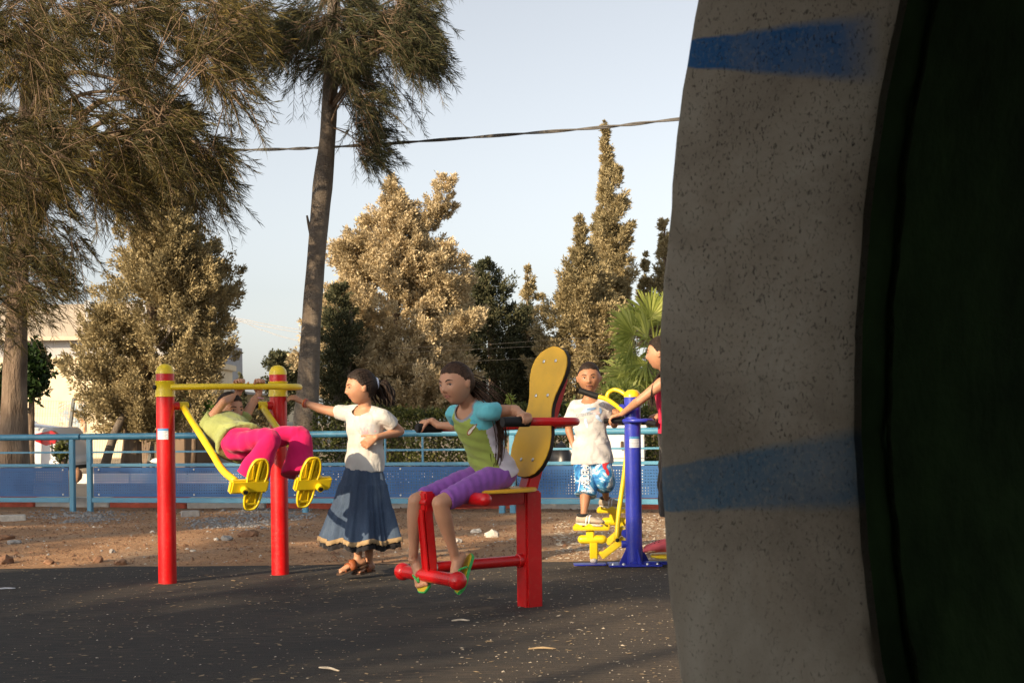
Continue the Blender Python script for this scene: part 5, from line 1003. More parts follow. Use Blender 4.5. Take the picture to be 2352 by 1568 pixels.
        if style == 'short': g = groove * (np.sin(x * 60 + 9 * np.sin(z * 23)) * np.sin(y * 53 + 7 * np.sin(x * 19)) + .6 * np.sin(z * 90 + x * 40))
        else: ang = np.arctan2(x, z + .25); g = groove * (np.sin(ang * 46 + 3 * np.sin(y * 9)) + .6 * np.sin(ang * 97 + 5 * y))
        k = 1 + (thick + g) * m - .055 * (1 - m) ** 2; p2 = p * k[:, None] + np.stack([0 * x, -.05 * m * np.clip(.6 - y * 2, 0, 1.3), .02 * m], -1)
        if style != 'short':
            b = MB(); rr = np.random.default_rng(5); td = nrm(V3(0, -.95, .12 if nape > -.33 else -.5))
            for i in range(110):
                a = rr.uniform(-1.9, 1.9); s0 = nrm(V3(math.sin(a) * .95, .55 * math.cos(a * .8) + .05, .62 * math.cos(a) + .12)); q = np.array([nrm(s0 * (1 - t) + td * t + V3(.02 * math.sin(7 * t + i), 0, .12 * math.sin(math.pi * t))) for t in np.linspace(.02, .97, 12)])
                hp_ = head_shape(q * V3(.365, .45, .5), q) * (1 + thick * rr.uniform(.85, 1.12)) + V3(0, -.035, .02); b.tube(s.hc + (hp_ * s.H) @ s.hax, np.interp(np.linspace(0, 1, 12), [0, .2, 1], [.0008, .0028, .0022]) * rr.uniform(.6, 1.3), 5)
            b.build('hair_strands', M[mat], s.root, True, kind='stuff')
        me = bpy.data.meshes.new('hair'); me.from_pydata([tuple(q) for q in s.hc + (p2 * s.H) @ s.hax], [], f); at_ = me.attributes.new('hm', 'FLOAT', 'POINT'); at_.data.foreach_set('value', m.astype(np.float32)); s.hairo = link('hair', me, m_cap(mat, s.skin), s.root, True); return s.hairo
    def strands(s, name, mat, root_p, path, n, spread, r0, seed=0, curl=0., flare=1.):
        rr = np.random.default_rng(seed); b = MB(); path = np.asarray(path, float); A, B, _ = frame_from(path[-1] - path[0])
        for i in range(n):
            o = rr.normal(size=2) * .5; a, ph = rr.uniform(.6, 1.2), rr.uniform(0, 6.28); m = len(path) * 6; P = catmull(path, m); t = np.linspace(0, 1, m); w = np.sin(math.pi * np.clip(t * .75 + .08, 0, 1)) * flare
            P = P + (A * o[0] + B * o[1]) * (spread * w * a)[:, None] + (A * np.cos(t * 19 + ph)[:, None] + B * np.sin(t * 19 + ph)[:, None]) * (curl * t)[:, None]; keep = max(6, int(m * rr.uniform(.7, 1))); P = P[:keep]
            b.tube(P, r0 * np.interp(np.linspace(0, 1, keep), [0, .15, .7, 1], [.6, 1, .8, .12]) * rr.uniform(.7, 1.2), 6)
        return b.build(name, M[mat], s.root, True, kind='stuff')
def cloth(pers, name, b, mat, voxel=.007, iters=4, wr=None, parent=None, fn=None):
    me = remesh(b, voxel, iters)
    if wr: wrinkle(me, *wr)
    if fn: fn(me)
    v = mverts(me); bv = BVHTree.FromPolygons([tuple(q) for q in v], [tuple(p.vertices) for p in me.polygons])
    o = link(name, me, mat, parent or pers.root, True); return o, bv
def face_centres(me):
    c = np.empty(len(me.polygons) * 3, np.float32); me.polygons.foreach_get('center', c); return c.reshape(-1, 3)
def decal(name, parent, mat, bvh, o, A, B, N, polys, lift=.0022, sub=None):
    """flat print laid onto a garment: polygons in (A,B) metres around o, dropped along -N onto the surface"""
    b = MB(); o, A, B, N = map(lambda q: np.asarray(q, float), (o, A, B, N))
    for pl in polys:
        vs_ = []
        for x, y in pl:
            p = o + A * x + B * y + N * .3; h = bvh.ray_cast(Vector(p), Vector(-N)); vs_.append(np.array(h[0]) + N * lift if h[0] is not None else p - N * .3)
        b.add(vs_, [tuple(range(len(pl)))])
    return b.build(name, mat, parent, False, kind='stuff')
def rect(x, y, w, h, n=1): return [[(x + w * i / n, y), (x + w * (i + 1) / n, y), (x + w * (i + 1) / n, y + h), (x + w * i / n, y + h)] for i in range(n)]
def text_polys(txt, size, bold=0., shear=0.):
    cu = bpy.data.curves.new('t', 'FONT'); cu.body = txt; cu.size = size; cu.offset = bold; cu.shear = shear; cu.align_x = 'CENTER'; ob = bpy.data.objects.new('t', cu); C.objects.link(ob); dg = bpy.context.evaluated_depsgraph_get(); dg.update()
    me = bpy.data.meshes.new_from_object(ob.evaluated_get(dg)); v = mverts(me); P = [[(v[i][0], v[i][1]) for i in p.vertices] for p in me.polygons]; bpy.data.objects.remove(ob); bpy.data.curves.remove(cu); return P
def blobpoly(x, y, rx, ry, n=14, seed=0, rot=0.):
    rr = np.random.default_rng(seed); ph = rr.uniform(0, 6, 3); out = []
    for t in np.linspace(0, 2 * math.pi, n, endpoint=False):
        k = 1 + .25 * math.sin(2 * t + ph[0]) + .15 * math.sin(3 * t + ph[1]); a, c = rx * k * math.cos(t), ry * k * math.sin(t); out.append((x + a * math.cos(rot) - c * math.sin(rot), y + a * math.sin(rot) + c * math.cos(rot)))
    return out
def fan_polys(pl):
    c = tuple(np.mean(pl, 0)); return [[c, pl[i], pl[(i + 1) % len(pl)]] for i in range(len(pl))]
def sole(pers, name, fr, mat, thick=.010, wide=1.15, L=1.16, parent=None, lift=0., mat2=None):
    so, d, w, up, Lf = fr; k = pers.k; out = []
    for t in np.linspace(0, 2 * math.pi, 30, endpoint=False):
        x = .5 - .5 * math.cos(t); wd = np.interp(x, [0, .08, .2, .45, .75, .92, 1], [.0, .022, .028, .026, .036, .030, .0]) * wide * k; out.append((x * Lf * L - .06 * Lf, (1 if math.sin(t) > 0 else -1) * wd))
    o = MB().prism(out, so + up * (.001 - lift), d, w, -up, thick).build(name, mat, parent or pers.root, bevel=.002)
    if mat2: i = MB().prism([(x * .96 + .003, y * .92) for x, y in out], so + up * (.003 - lift), d, w, -up, .0025).build('insole', mat2, o)
    return o
def strap(pers, fr, mat, x, width, hgt, name='strap', x2=None, parent=None):
    so, d, w, up, Lf = fr; k = pers.k; n = 12; b = MB(); x2 = x if x2 is None else x2; rows = []
    for j in (0, 1):
        row = []
        for i in range(n):
            t = math.pi * i / (n - 1); xx = (x + (x2 - x) * i / (n - 1)) * Lf + (j - .5) * width; row.append(so + d * xx + w * math.cos(t) * .037 * k + up * (math.sin(t) ** .8 * hgt * k - .002))
        rows += row
    b.add(rows, [(i, i + 1, i + 1 + n, i + n) for i in range(n - 1)]); o = b.build(name, mat, parent or pers.root, True); m = o.modifiers.new('t', 'SOLIDIFY'); m.thickness = .004; m.offset = 1; return o
def shirt(p, mat, t0, off, sleeves, voxel=.0065, wr=(.0035, 55, (.3, .2, 1)), neck_w=.060, hem_w=1.0, name='shirt', t1=1.0, fn=None, scoop=0):
    b = MB(); ts = np.linspace(t0, t1, 22); rings = [p.tring(t, off * (1.15 if t < .3 else 1)) for t in ts]
    rings = [(c, A, B, (ra if t > .12 else max(ra, .118 * p.k + off)) * (1 + (hem_w - 1) * max(0, (.45 - t) / .45)), (rb if t > .12 else max(rb, .088 * p.k + off)) * (1 + (hem_w - 1) * max(0, (.45 - t) / .45))) for (c, A, B, ra, rb), t in zip(rings, ts)]; b.loft(rings, 32)
    for sh, el, frac, r0, r1 in sleeves:
        sh, el = np.asarray(sh, float), np.asarray(el, float); e = sh + (el - sh) * frac; c = p.tring(.88, 0)[0]; nk = p.tring(.95, 0)[0]; b.tube(catmull([nk, (nk + sh) / 2, sh], 6), np.array([.042, .041, .040, .039, .039, .039]) * p.k + off * .5, 16); b.tube(catmull([c * .35 + sh * .65, sh, e], 12), np.interp(np.linspace(0, 1, 12), [0, .5, 1], [r0 * .95, r0, r1]) * p.k, 18)
    def cut(me):
        if fn: fn(me)
        if scoop:
            c_, L_, F_, _, _ = p.tring(1.0, 0); c0 = c_ + F_ * .050 * p.k + nrm(p.neck - p.pel) * .012; c = face_centres(me); kill = np.linalg.norm((c - c0), axis=1) < scoop; bm = bmesh.new(); bm.from_mesh(me); bm.faces.ensure_lookup_table(); bmesh.ops.delete(bm, geom=[bm.faces[i] for i in np.nonzero(kill)[0]], context='FACES'); bm.to_mesh(me); bm.free(); me.update()
    return cloth(p, name, b, mat, voxel, 3, wr, fn=cut)

# ============ standing girl in white T-shirt and denim skirt
def girl_standing():
    p = Person('girl in white T-shirt and long denim skirt standing with one hand on her hip', at(835, 1325, 8.78), 'skin', 1.03)
    p.head(at(827, 890, 8.74), .212, (-.93, -.36, -.06), (.03, 0, 1)); neck = at(840, 940, 8.78); pel = at(838, 1072, 8.80)
    fw = V3(-.52, -.85, 0); lat = V3(.85, -.52, 0); p.torso(pel, neck, lat, lat)
    limb(p.b, [neck + V3(.0, .0, -.02), at(836, 915, 8.77), p.hloc(0, -.08, -.25)], [.046, .042, .044])
    sR, eR, wR = at(792, 950, 8.88), at(742, 940, 8.95), at(694, 923, 9.0); sL, eL, wL = at(880, 957, 8.70), at(919, 990, 8.78), at(864, 1004, 8.63)
    p.arm(sR, eR, wR); p.arm(sL, eL, wL); p.hand(wR, at(668, 908, 8.99) - wR, (-.75, .3, -.4), (0, -.4, 1), (35, 30, 25), .15); p.hand(wL, at(838, 1020, 8.62) - wL, (.2, .95, .1), (-.3, -.3, .6), (25, 25, 20), .05, 10)
    h1, h2 = pel - lat * .065, pel + lat * .065; k1, k2 = at(824, 1185, 8.72), at(848, 1185, 8.80); a1, a2 = at(822, 1282, 8.72), at(847, 1291, 8.84); p.leg(h1, k1, a1, .95); p.leg(h2, k2, a2, .95)
    f1 = p.foot(a1, (-.86, -.40, -.24), (-.2, -.1, .95), .185); f2 = p.foot(a2, (-.50, -.86, -.02), (0, 0, 1), .185); p.finish(); p.face(.01)
    p.hair('hair_dark', thick=.10, line=.285); hb = p.hloc(0, -.50, .12)
    p.strands('ponytail', 'hair_dark', hb, [hb, p.hloc(.05, -.68, .05), p.hloc(.08, -.82, -.22), p.hloc(.10, -.92, -.52), p.hloc(.12, -1.02, -.72)], 46, .055, .0085, 3, .010)
    bt = MB(); bt.tube(arc(p.hloc(0, -.52, .10), p.hax[0], p.hax[2], .030, 0, 6.28, 14)[:-1], .010, 8, closed=True); bt.build('hair_tie', fabric('hair_tie', (.62, .66, .78)), p.root, True)
    M['white_tee'] = fabric('white_cotton', (.52, .51, .485), wr=.9, wscale=16, stretch=(1, 1, .5))
    sh, bv = shirt(p, M['white_tee'], -.06, .017, [(sR, eR, .36, .047, .049), (sL, eL, .55, .047, .050)], wr=(.0062, 36, (.55, .35, .6)), hem_w=1.0, scoop=.066)
    o = at(828, 990, 8.6); A, B = nrm(V3(.97, -.1, -.10)), UPV; N = nrm(V3(-.35, -.94, 0)); G = matte('shirt_print_grey', (.42, .46, .58), .9); PK = matte('shirt_print_pink', (.72, .42, .48), .9)
    lines = [(-.05, .042, .105), (-.052, .032, .105), (.02, .018, .03), (.02, .008, .028), (.022, -.002, .026), (-.058, -.020, .05), (-.05, -.030, .085), (-.02, -.040, .05), (-.058, .016, .015), (-.058, .004, .014), (-.058, -.008, .014)]
    polys = []
    for i, (x, y, w) in enumerate(lines):
        k = int(w / .0055)
        for j in range(k):
            if (j * 7 + i * 3) % 6: polys += rect(x + j * .0055, y + .002 * math.sin(j * 2.1), .0040, .0042)
    decal('print_lines', sh, G, bv, o, A, B, N, polys); but = []
    for (x, y, rx, ry, r_) in ((-.025, .006, .012, .016, .4), (-.003, .008, .013, .018, -.3), (-.022, -.010, .010, .010, .2), (0, -.008, .011, .011, -.2), (-.036, .012, .006, .012, .3)):
        a = blobpoly(x, y, rx, ry, 18, 1, r_); c = blobpoly(x, y, rx * .68, ry * .68, 18, 1, r_); but += [[a[i], a[(i + 1) % 18], c[(i + 1) % 18], c[i]] for i in range(18)]
    decal('print_butterfly', sh, PK, bv, o, A, B, N, but); decal('print_flower', sh, PK, bv, o, A, B, N, fan_polys(blobpoly(.052, .004, .006, .005, 8, 4)))
    # tiered skirt with frayed hem
    def m_denim():
        t = NT('denim'); n = t.noise(5, 4, .6, stretch=(1.4, 1.4, .5)); w = t.noise(260, 2, .6, stretch=(1, 1, .3)); k = t.ramp(n, [(.3, (.016, .030, .065)), (.55, (.036, .062, .115)), (.75, (.085, .12, .175))]); t.col(t.mix(t.math('MULTIPLY', w, .25), k, (.2, .25, .32))); t.set(Roughness=.9, Specular_IOR_Level=.15); t.bump(t.math('ADD', t.noise(22, 3, .5, stretch=(1, 1, .25)), t.math('MULTIPLY', w, .3)), .6, .012); return t.m
    M['denim'] = m_denim(); top = pel + UPV * .055; hem = at(829, 1236, 8.78); n, mS = 220, 64; th = np.arange(n) * 2 * math.pi / n; V_ = []; zt = np.linspace(0, 1, mS)
    for q in zt:
        c = top * (1 - q) + hem * q; rad = np.interp(q, [0, .08, .3, .62, .88, 1.], [.106, .120, .146, .186, .224, .242]) * p.k; tier = .007 * (np.clip((q - .30) * 30, 0, 1) * np.exp(-(q - .30) * 6) + np.clip((q - .62) * 30, 0, 1) * np.exp(-(q - .62) * 6)) * (q > .3)
        fold = q ** 1.2 * (.030 * np.cos(5 * th + 1.0 + .9 * np.sin(2 * th)) + .016 * np.cos(11 * th + 2 + 1.3 * np.sin(th)) + .006 * np.cos(29 * th)); gath = .0028 * np.cos(61 * th + 4 * np.sin(3 * th)) * (np.exp(-((q - .34) / .05) ** 2) + np.exp(-((q - .66) / .05) ** 2))
        rr = rad + tier + fold + gath; V_.append(c + np.outer(np.cos(th) * rr, lat) + np.outer(np.sin(th) * rr * .80, fw) + np.outer(.012 * q * np.cos(7 * th + 1), UPV))
    def tube_mesh(name, rows, mat, parent):
        v = np.vstack(rows); i = np.arange(n); j = (i + 1) % n; F = [np.stack([i + r_ * n, j + r_ * n, j + (r_ + 1) * n, i + (r_ + 1) * n], -1) for r_ in range(len(rows) - 1)]; o_ = link(name, fast_mesh(name, v, None, np.vstack(F)), mat, parent, True); s_ = o_.modifiers.new('t', 'SOLIDIFY'); s_.thickness = .003; return o_
    sk = tube_mesh('skirt', V_, M['denim'], p.root); e = V_[-1]; cen = e.mean(0); out = nrm((e - cen) * V3(1, 1, 0)); zig = (np.arange(n) % 5) * .0016
    tube_mesh('frayed_hem', [e + out * .004 + UPV * .006, e + out * .006 - UPV * .008, e + out * .010 + UPV * (-.020 - zig)[:, None]], fabric('fray', (.30, .21, .115), var=.35), sk)
    inn = cen + (e - cen) * .97; tube_mesh('underskirt', [inn + UPV * .01, inn - UPV * .03, cen + (e - cen) * .985 + UPV * (-.058 - .4 * zig)[:, None] + out * (.004 * np.cos(40 * th))[:, None]], fabric('underskirt', (.018, .017, .02)), sk)
    LE = matte('sandal_leather', (.27, .075, .025), .6, .25)
    for fr in (f1, f2):
        s_ = sole(p, 'sandal', fr, matte('sandal_sole', (.10, .06, .04), .8), .012); strap(p, fr, LE, .42, .040, .055, parent=s_, x2=.50); strap(p, fr, LE, .68, .024, .042, parent=s_, x2=.56); strap(p, fr, LE, .80, .012, .024, parent=s_, x2=.80)
    MB().tube(arc(wR * .86 + eR * .14, *frame_from(eR - wR)[:2], .026, 0, 6.28, 18)[:-1], .006, 7, closed=True).build('bracelet', matte('bracelet', (.55, .12, .03), .6), p.root, True); MB().tube(arc(wR * .80 + eR * .20, *frame_from(eR - wR + V3(.03, 0, .02))[:2], .027, 0, 6.28, 18)[:-1], .005, 7, closed=True).build('bracelet', M['lip'], p.root, True)
girl_standing()

# ============ seated girl
def girl_seated():
    p = Person('girl in green and turquoise T-shirt and purple leggings sitting on the red machine', SP + SF * .25, 'skin_fair', 1.04)
    pel = sp(.20, 0, .715); neck = at(1080, 926, 7.12); p.head(at(1047, 882, 7.04), .214, (-.67, -.74, -.10), (-.10, 0, 1)); p.torso(pel, neck, SD, nrm(SD * .8 + V3(.35, -.2, 0)), .02)
    limb(p.b, [neck - UPV * .02, neck * .5 + p.hloc(0, -.1, -.3) * .5, p.hloc(0, -.1, -.22)], [.046, .040, .046])
    sL, eL, wL = at(1122, 945, 6.99), at(1181, 942, 7.07), at(1199, 951, 6.95); sR, eR, wR = at(1044, 950, 7.24), at(1052, 978, 7.40), at(1008, 977, 7.42)
    gL, gR = sp(.285, .38, .990), sp(.42, -.38, .962); p.arm(sL, eL, wL, .98); p.arm(sR, eR, wR, .95)
    p.hand(gL + UPV * .040 - SD * .035 - SF * .0, nrm(SD * .95 - UPV * .1), -UPV * .9 + SD * .2, SF, (52, 60, 45), .08, 55, .95); limb(p.b, [wL, gL + UPV * .040 - SD * .030], [.021, .019], 5, 12)
    p.hand(gR + UPV * .038 + SD * .035 - SF * .03, nrm(-SD * .75 + SF * .55 - UPV * .1), -UPV * .9 - SD * .2, SF * 1 + SD * .5, (50, 58, 45), .08, 55, .95); limb(p.b, [wR, gR + UPV * .038 + SD * .03 - SF * .03], [.020, .019], 5, 12)
    hL, hR = pel + SD * .068 + SF * .02, pel - SD * .068 + SF * .02; kL, kR = at(1010, 1155, 6.86), at(955, 1150, 7.02); aL, aR = at(1046, 1280, 6.97), at(949, 1285, 7.10)
    p.leg(hL, kL, aL, .90); p.leg(hR, kR, aR, .90); fL = p.foot(aL, (-.36, -.50, -.78), (-.75, -.35, .55), .19); fR = p.foot(aR, (.15, -.60, -.78), (-.6, -.5, .6), .19); p.finish(); p.face(.012, 'lip', 0., (-.012, 0))
    p.hair('hair_brown', thick=.05, line=.27, nape=-.26); hb = p.hloc(.02, -.46, -.12)
    p.strands('long_hair', 'hair_brown', hb, [p.hloc(0, -.36, .05), hb, p.hloc(.05, -.62, -.35), at(1120, 945, 7.13), at(1140, 985, 7.12), at(1143, 1050, 7.10), at(1138, 1075, 7.10)], 54, .040, .0075, 5, .004, 1.1); p.strands('loose_hair', 'hair_brown', hb, [p.hloc(.1, -.3, .2), p.hloc(.1, -.55, .0), at(1118, 915, 7.05), at(1138, 950, 7.08), at(1150, 1010, 7.1), at(1148, 1040, 7.1)], 26, .055, .0028, 9, .004, 1.2)
    GR, TQ, WH, GY = fabric('green_cotton', (.29, .36, .075), wr=.3), fabric('turquoise_cotton', (.13, .46, .52), wr=.3), fabric('white_panel', (.66, .62, .68), wr=.3), fabric('grey_trim', (.25, .27, .31), wr=.1)
    D = nrm(neck - pel); Ls = nrm(p.sl)
    def colour(me):
        c = face_centres(me); rel = (c - pel) @ D / np.linalg.norm(neck - pel); lat = (c - pel) @ nrm(SD * .9 + V3(.15, -.1, 0)); F = np.cross(Ls, D); fr = (c - (pel + np.outer(rel, neck - pel))) @ SF; idx = np.zeros(len(c), np.int32)
        idx[(np.abs(lat) > .075) & (fr < .035) & (rel < .80)] = 2; idx[rel > 1.0 - .30 * np.clip((np.abs(lat) - .055) / .08, 0, 1)] = 1
        c_, L_, F_, _, _ = p.tring(1.0, 0); nd = np.linalg.norm(c - (c_ + F_ * .050 * p.k + D * .012), axis=1); idx[nd < .085] = 3
        for sh, el in ((sL, eL), (sR, eR)):
            t = ((c - sh) @ (el - sh)) / np.dot(el - sh, el - sh); d = np.linalg.norm(c - sh - np.outer(t, el - sh), axis=1); idx[(t > .04) & (d < .066) & (rel > .74)] = 1
        me.polygons.foreach_set('material_index', idx)
    sh, bv = shirt(p, [GR, TQ, WH, GY], -.02, .012, [(sL, eL, .34, .0455, .047), (sR, eR, .34, .0455, .047)], wr=(.0038, 62, (.15, .1, 1)), fn=colour, hem_w=1.04, scoop=.072)
    o = at(1068, 982, 6.9); A = nrm(V3(.85, -.5, 0)); N = nrm(SF * .72 + SD * .62); A = nrm(np.cross(UPV, N)); A = A if A[0] > 0 else -A
    decal('print_shell', sh, matte('print_brown', (.30, .10, .05), .9), bv, o, A, UPV, N, fan_polys(blobpoly(-.012, -.012, .034, .013, 20, 2, .75))); decal('print_shell_light', sh, matte('print_cream', (.70, .66, .56), .9), bv, o, A, UPV, N, fan_polys(blobpoly(-.012, -.013, .027, .008, 20, 2, .75)), .0034)
    fl = []
    for x, y, r_ in ((0, .030, .012), (.014, .026, .010), (-.008, .024, .008), (.030, .004, .010), (.034, -.008, .008), (.006, .036, .007)): fl += fan_polys(blobpoly(x, y, r_, r_ * .8, 10, int(x * 1e3) % 7))
    decal('print_flowers', sh, matte('print_turquoise', (.10, .42, .52), .9), bv, o, A, UPV, N, fl)
    b = MB(); b.loft([p.tring(t, .011) for t in np.linspace(-.18, .10, 10)], 30)
    for h, kk in ((hL, kL), (hR, kR)):
        e = h + (kk - h) * .90; b.tube(catmull([h - SF * .01, (h + e) / 2, e], 14), np.interp(np.linspace(0, 1, 14), [0, .4, .8, 1], [.070, .066, .055, .052]) * p.k, 20)
    cloth(p, 'leggings', b, fabric('purple_cotton', (.25, .085, .36), wr=.3, wscale=18), .0065, 3, (.0028, 70, SF + UPV * .3))
    FG, FY = matte('flip_flop_green', (.06, .40, .10), .6), matte('flip_flop_insole', (.50, .36, .02), .7)
    for fr, lift in ((fL, .016), (fR, .004)):
        so, d, w, up, Lf = fr; k = p.k
        if lift > .01: fr = (so - d * .012, nrm(d - up * .10), w, nrm(up + d * .10), Lf); so, d, w, up, Lf = fr
        s_ = sole(p, 'flip_flop', fr, FG, .016, 1.22, 1.2, lift=lift, mat2=FY); toe = so + d * Lf * .86 + up * (.022 * k) + w * .006
        for sg in (-1, 1): MB().tube(catmull([so + d * Lf * .42 + w * sg * .036 * k - up * .004, so + d * Lf * .58 + w * sg * .030 * k + up * .028 * k, so + d * Lf * .76 + w * sg * .010 * k + up * .036 * k, toe], 12), .0058, 8).build('thong_strap', FG, s_, True)
girl_seated()

# ============ child hanging in the leg swing machine
def child_hanging():
    p = Person('child in pale green T-shirt and wide pink trousers hanging from the yellow bar', at(560, 1320, 8.5), 'skin', .95)
    pel = at(558, 1020, 8.30); neck = at(514, 974, 8.58); p.head(at(529, 941, 8.64), .205, (.72, -.66, -.06), (-.22, .18, .95)); lat = nrm(AB + V3(0, 0, .02)); p.torso(pel, neck, lat, lat)
    limb(p.b, [neck, neck * .5 + p.hloc(0, -.12, -.3) * .5, p.hloc(0, -.12, -.2)], [.042, .038, .042])
    sA, sB = neck - lat * .115 - V3(0, 0, .0), neck + lat * .115 + V3(0, 0, .0); b1 = LA + LN * .20 + AB * .28; b2 = LB + LN * .225 - AB * .25
    def on_bar(u):
        q = min(np.linspace(-.2, 1.2, 400), key=lambda t: abs(CU + FPX * (b1 + (b2 - b1) * t)[0] / (b1 + (b2 - b1) * t)[1] - u)); return b1 + (b2 - b1) * q + V3(0, 0, 1.235)
    gA, gB = on_bar(553), on_bar(600); bd = nrm(b2 - b1)
    for s_, g, eu in ((sA, gA, at(513, 923, 8.46)), (sB, gB, at(582, 923, 8.72))):
        w = g - UPV * .046 + LN * -.030; p.arm(s_, eu, w, .98); p.hand(w, UPV * .9 + LN * -.12, LN, bd if g is gA else -bd, (48, 62, 55), .06, 60, 1.18)
    hA, hB = pel - lat * .06, pel + lat * .06; acA, upA, pnA = PEDS[0]; acB, upB, pnB = PEDS[1]
    kA, kB = at(622, 1008, 8.06), at(688, 1000, 8.34); aA, aB = acA - pnA * .088 - upA * .055, acB - pnB * .088 - upB * .055; p.leg(hA, kA, aA, .95); p.leg(hB, kB, aB, .95)
    fA = p.foot(aA, upA, -pnA, .18); fB = p.foot(aB, upB, -pnB, .18); p.finish(); p.face(0, 'lip', .008)
    p.hair('hair_dark', 'pulled', .085, -.36, .012, .27); hb = p.hloc(0, -.35, -.2); p.strands('hair_tail', 'hair_dark', hb, [p.hloc(0, -.40, .1), p.hloc(0, -.52, -.15), p.hloc(.05, -.5, -.45), p.hloc(.05, -.45, -.7)], 30, .05, .008, 12, .004)
    sh, bv = shirt(p, fabric('pale_green_cotton', (.30, .335, .115), wr=.8, wscale=15), .04, .031, [(sA, at(513, 923, 8.46), .40, .047, .052), (sB, at(582, 923, 8.72), .40, .047, .052)], wr=(.0065, 40, (.5, .5, .6)), hem_w=1.10, scoop=.05)
    b = MB(); b.loft([p.tring(t, .024) for t in np.linspace(-.24, .20, 10)], 30)
    for h, kk, a, fl in ((hA, kA, aA, 1.), (hB, kB, aB, 1.1)):
        e = kk + (a - kk) * .80; P = catmull([h, h * .5 + kk * .5 + UPV * .01, kk + UPV * .006, kk * .5 + e * .5, e], 22); r_ = np.interp(np.linspace(0, 1, 22), [0, .25, .5, .62, 1], [.080, .072, .058, .062 * fl, .106 * fl]) * p.k; T = nrm(np.gradient(P, axis=0)); rings = []
        for c, t, q in zip(P, T, r_):
            A_ = nrm(lat - t * np.dot(lat, t)); rings.append((c, A_, np.cross(t, A_), q * 1.05, q * .92))
        b.loft(rings, 28)
    cloth(p, 'trousers', b, fabric('pink_cotton', (.56, .010, .105), wr=.8, wscale=11, stretch=(1, 1, .6)), .0065, 4, (.0055, 36, (.6, -.5, .45), 2))
    for fr in (fA, fB): s_ = sole(p, 'sandal', fr, matte('grey_sandal', (.26, .27, .27), .7), .014); strap(p, fr, matte('grey_sandal_strap', (.32, .33, .33), .7), .55, .05, .05, parent=s_)
    MB().tube(arc(gB - UPV * .075 - LN * .02, *frame_from(V3(.1, .05, 1))[:2], .022, 0, 6.28, 16)[:-1], .005, 7, closed=True).build('bracelet', fabric('bracelet_pink', (.6, .32, .36)), p.root, True)
child_hanging()

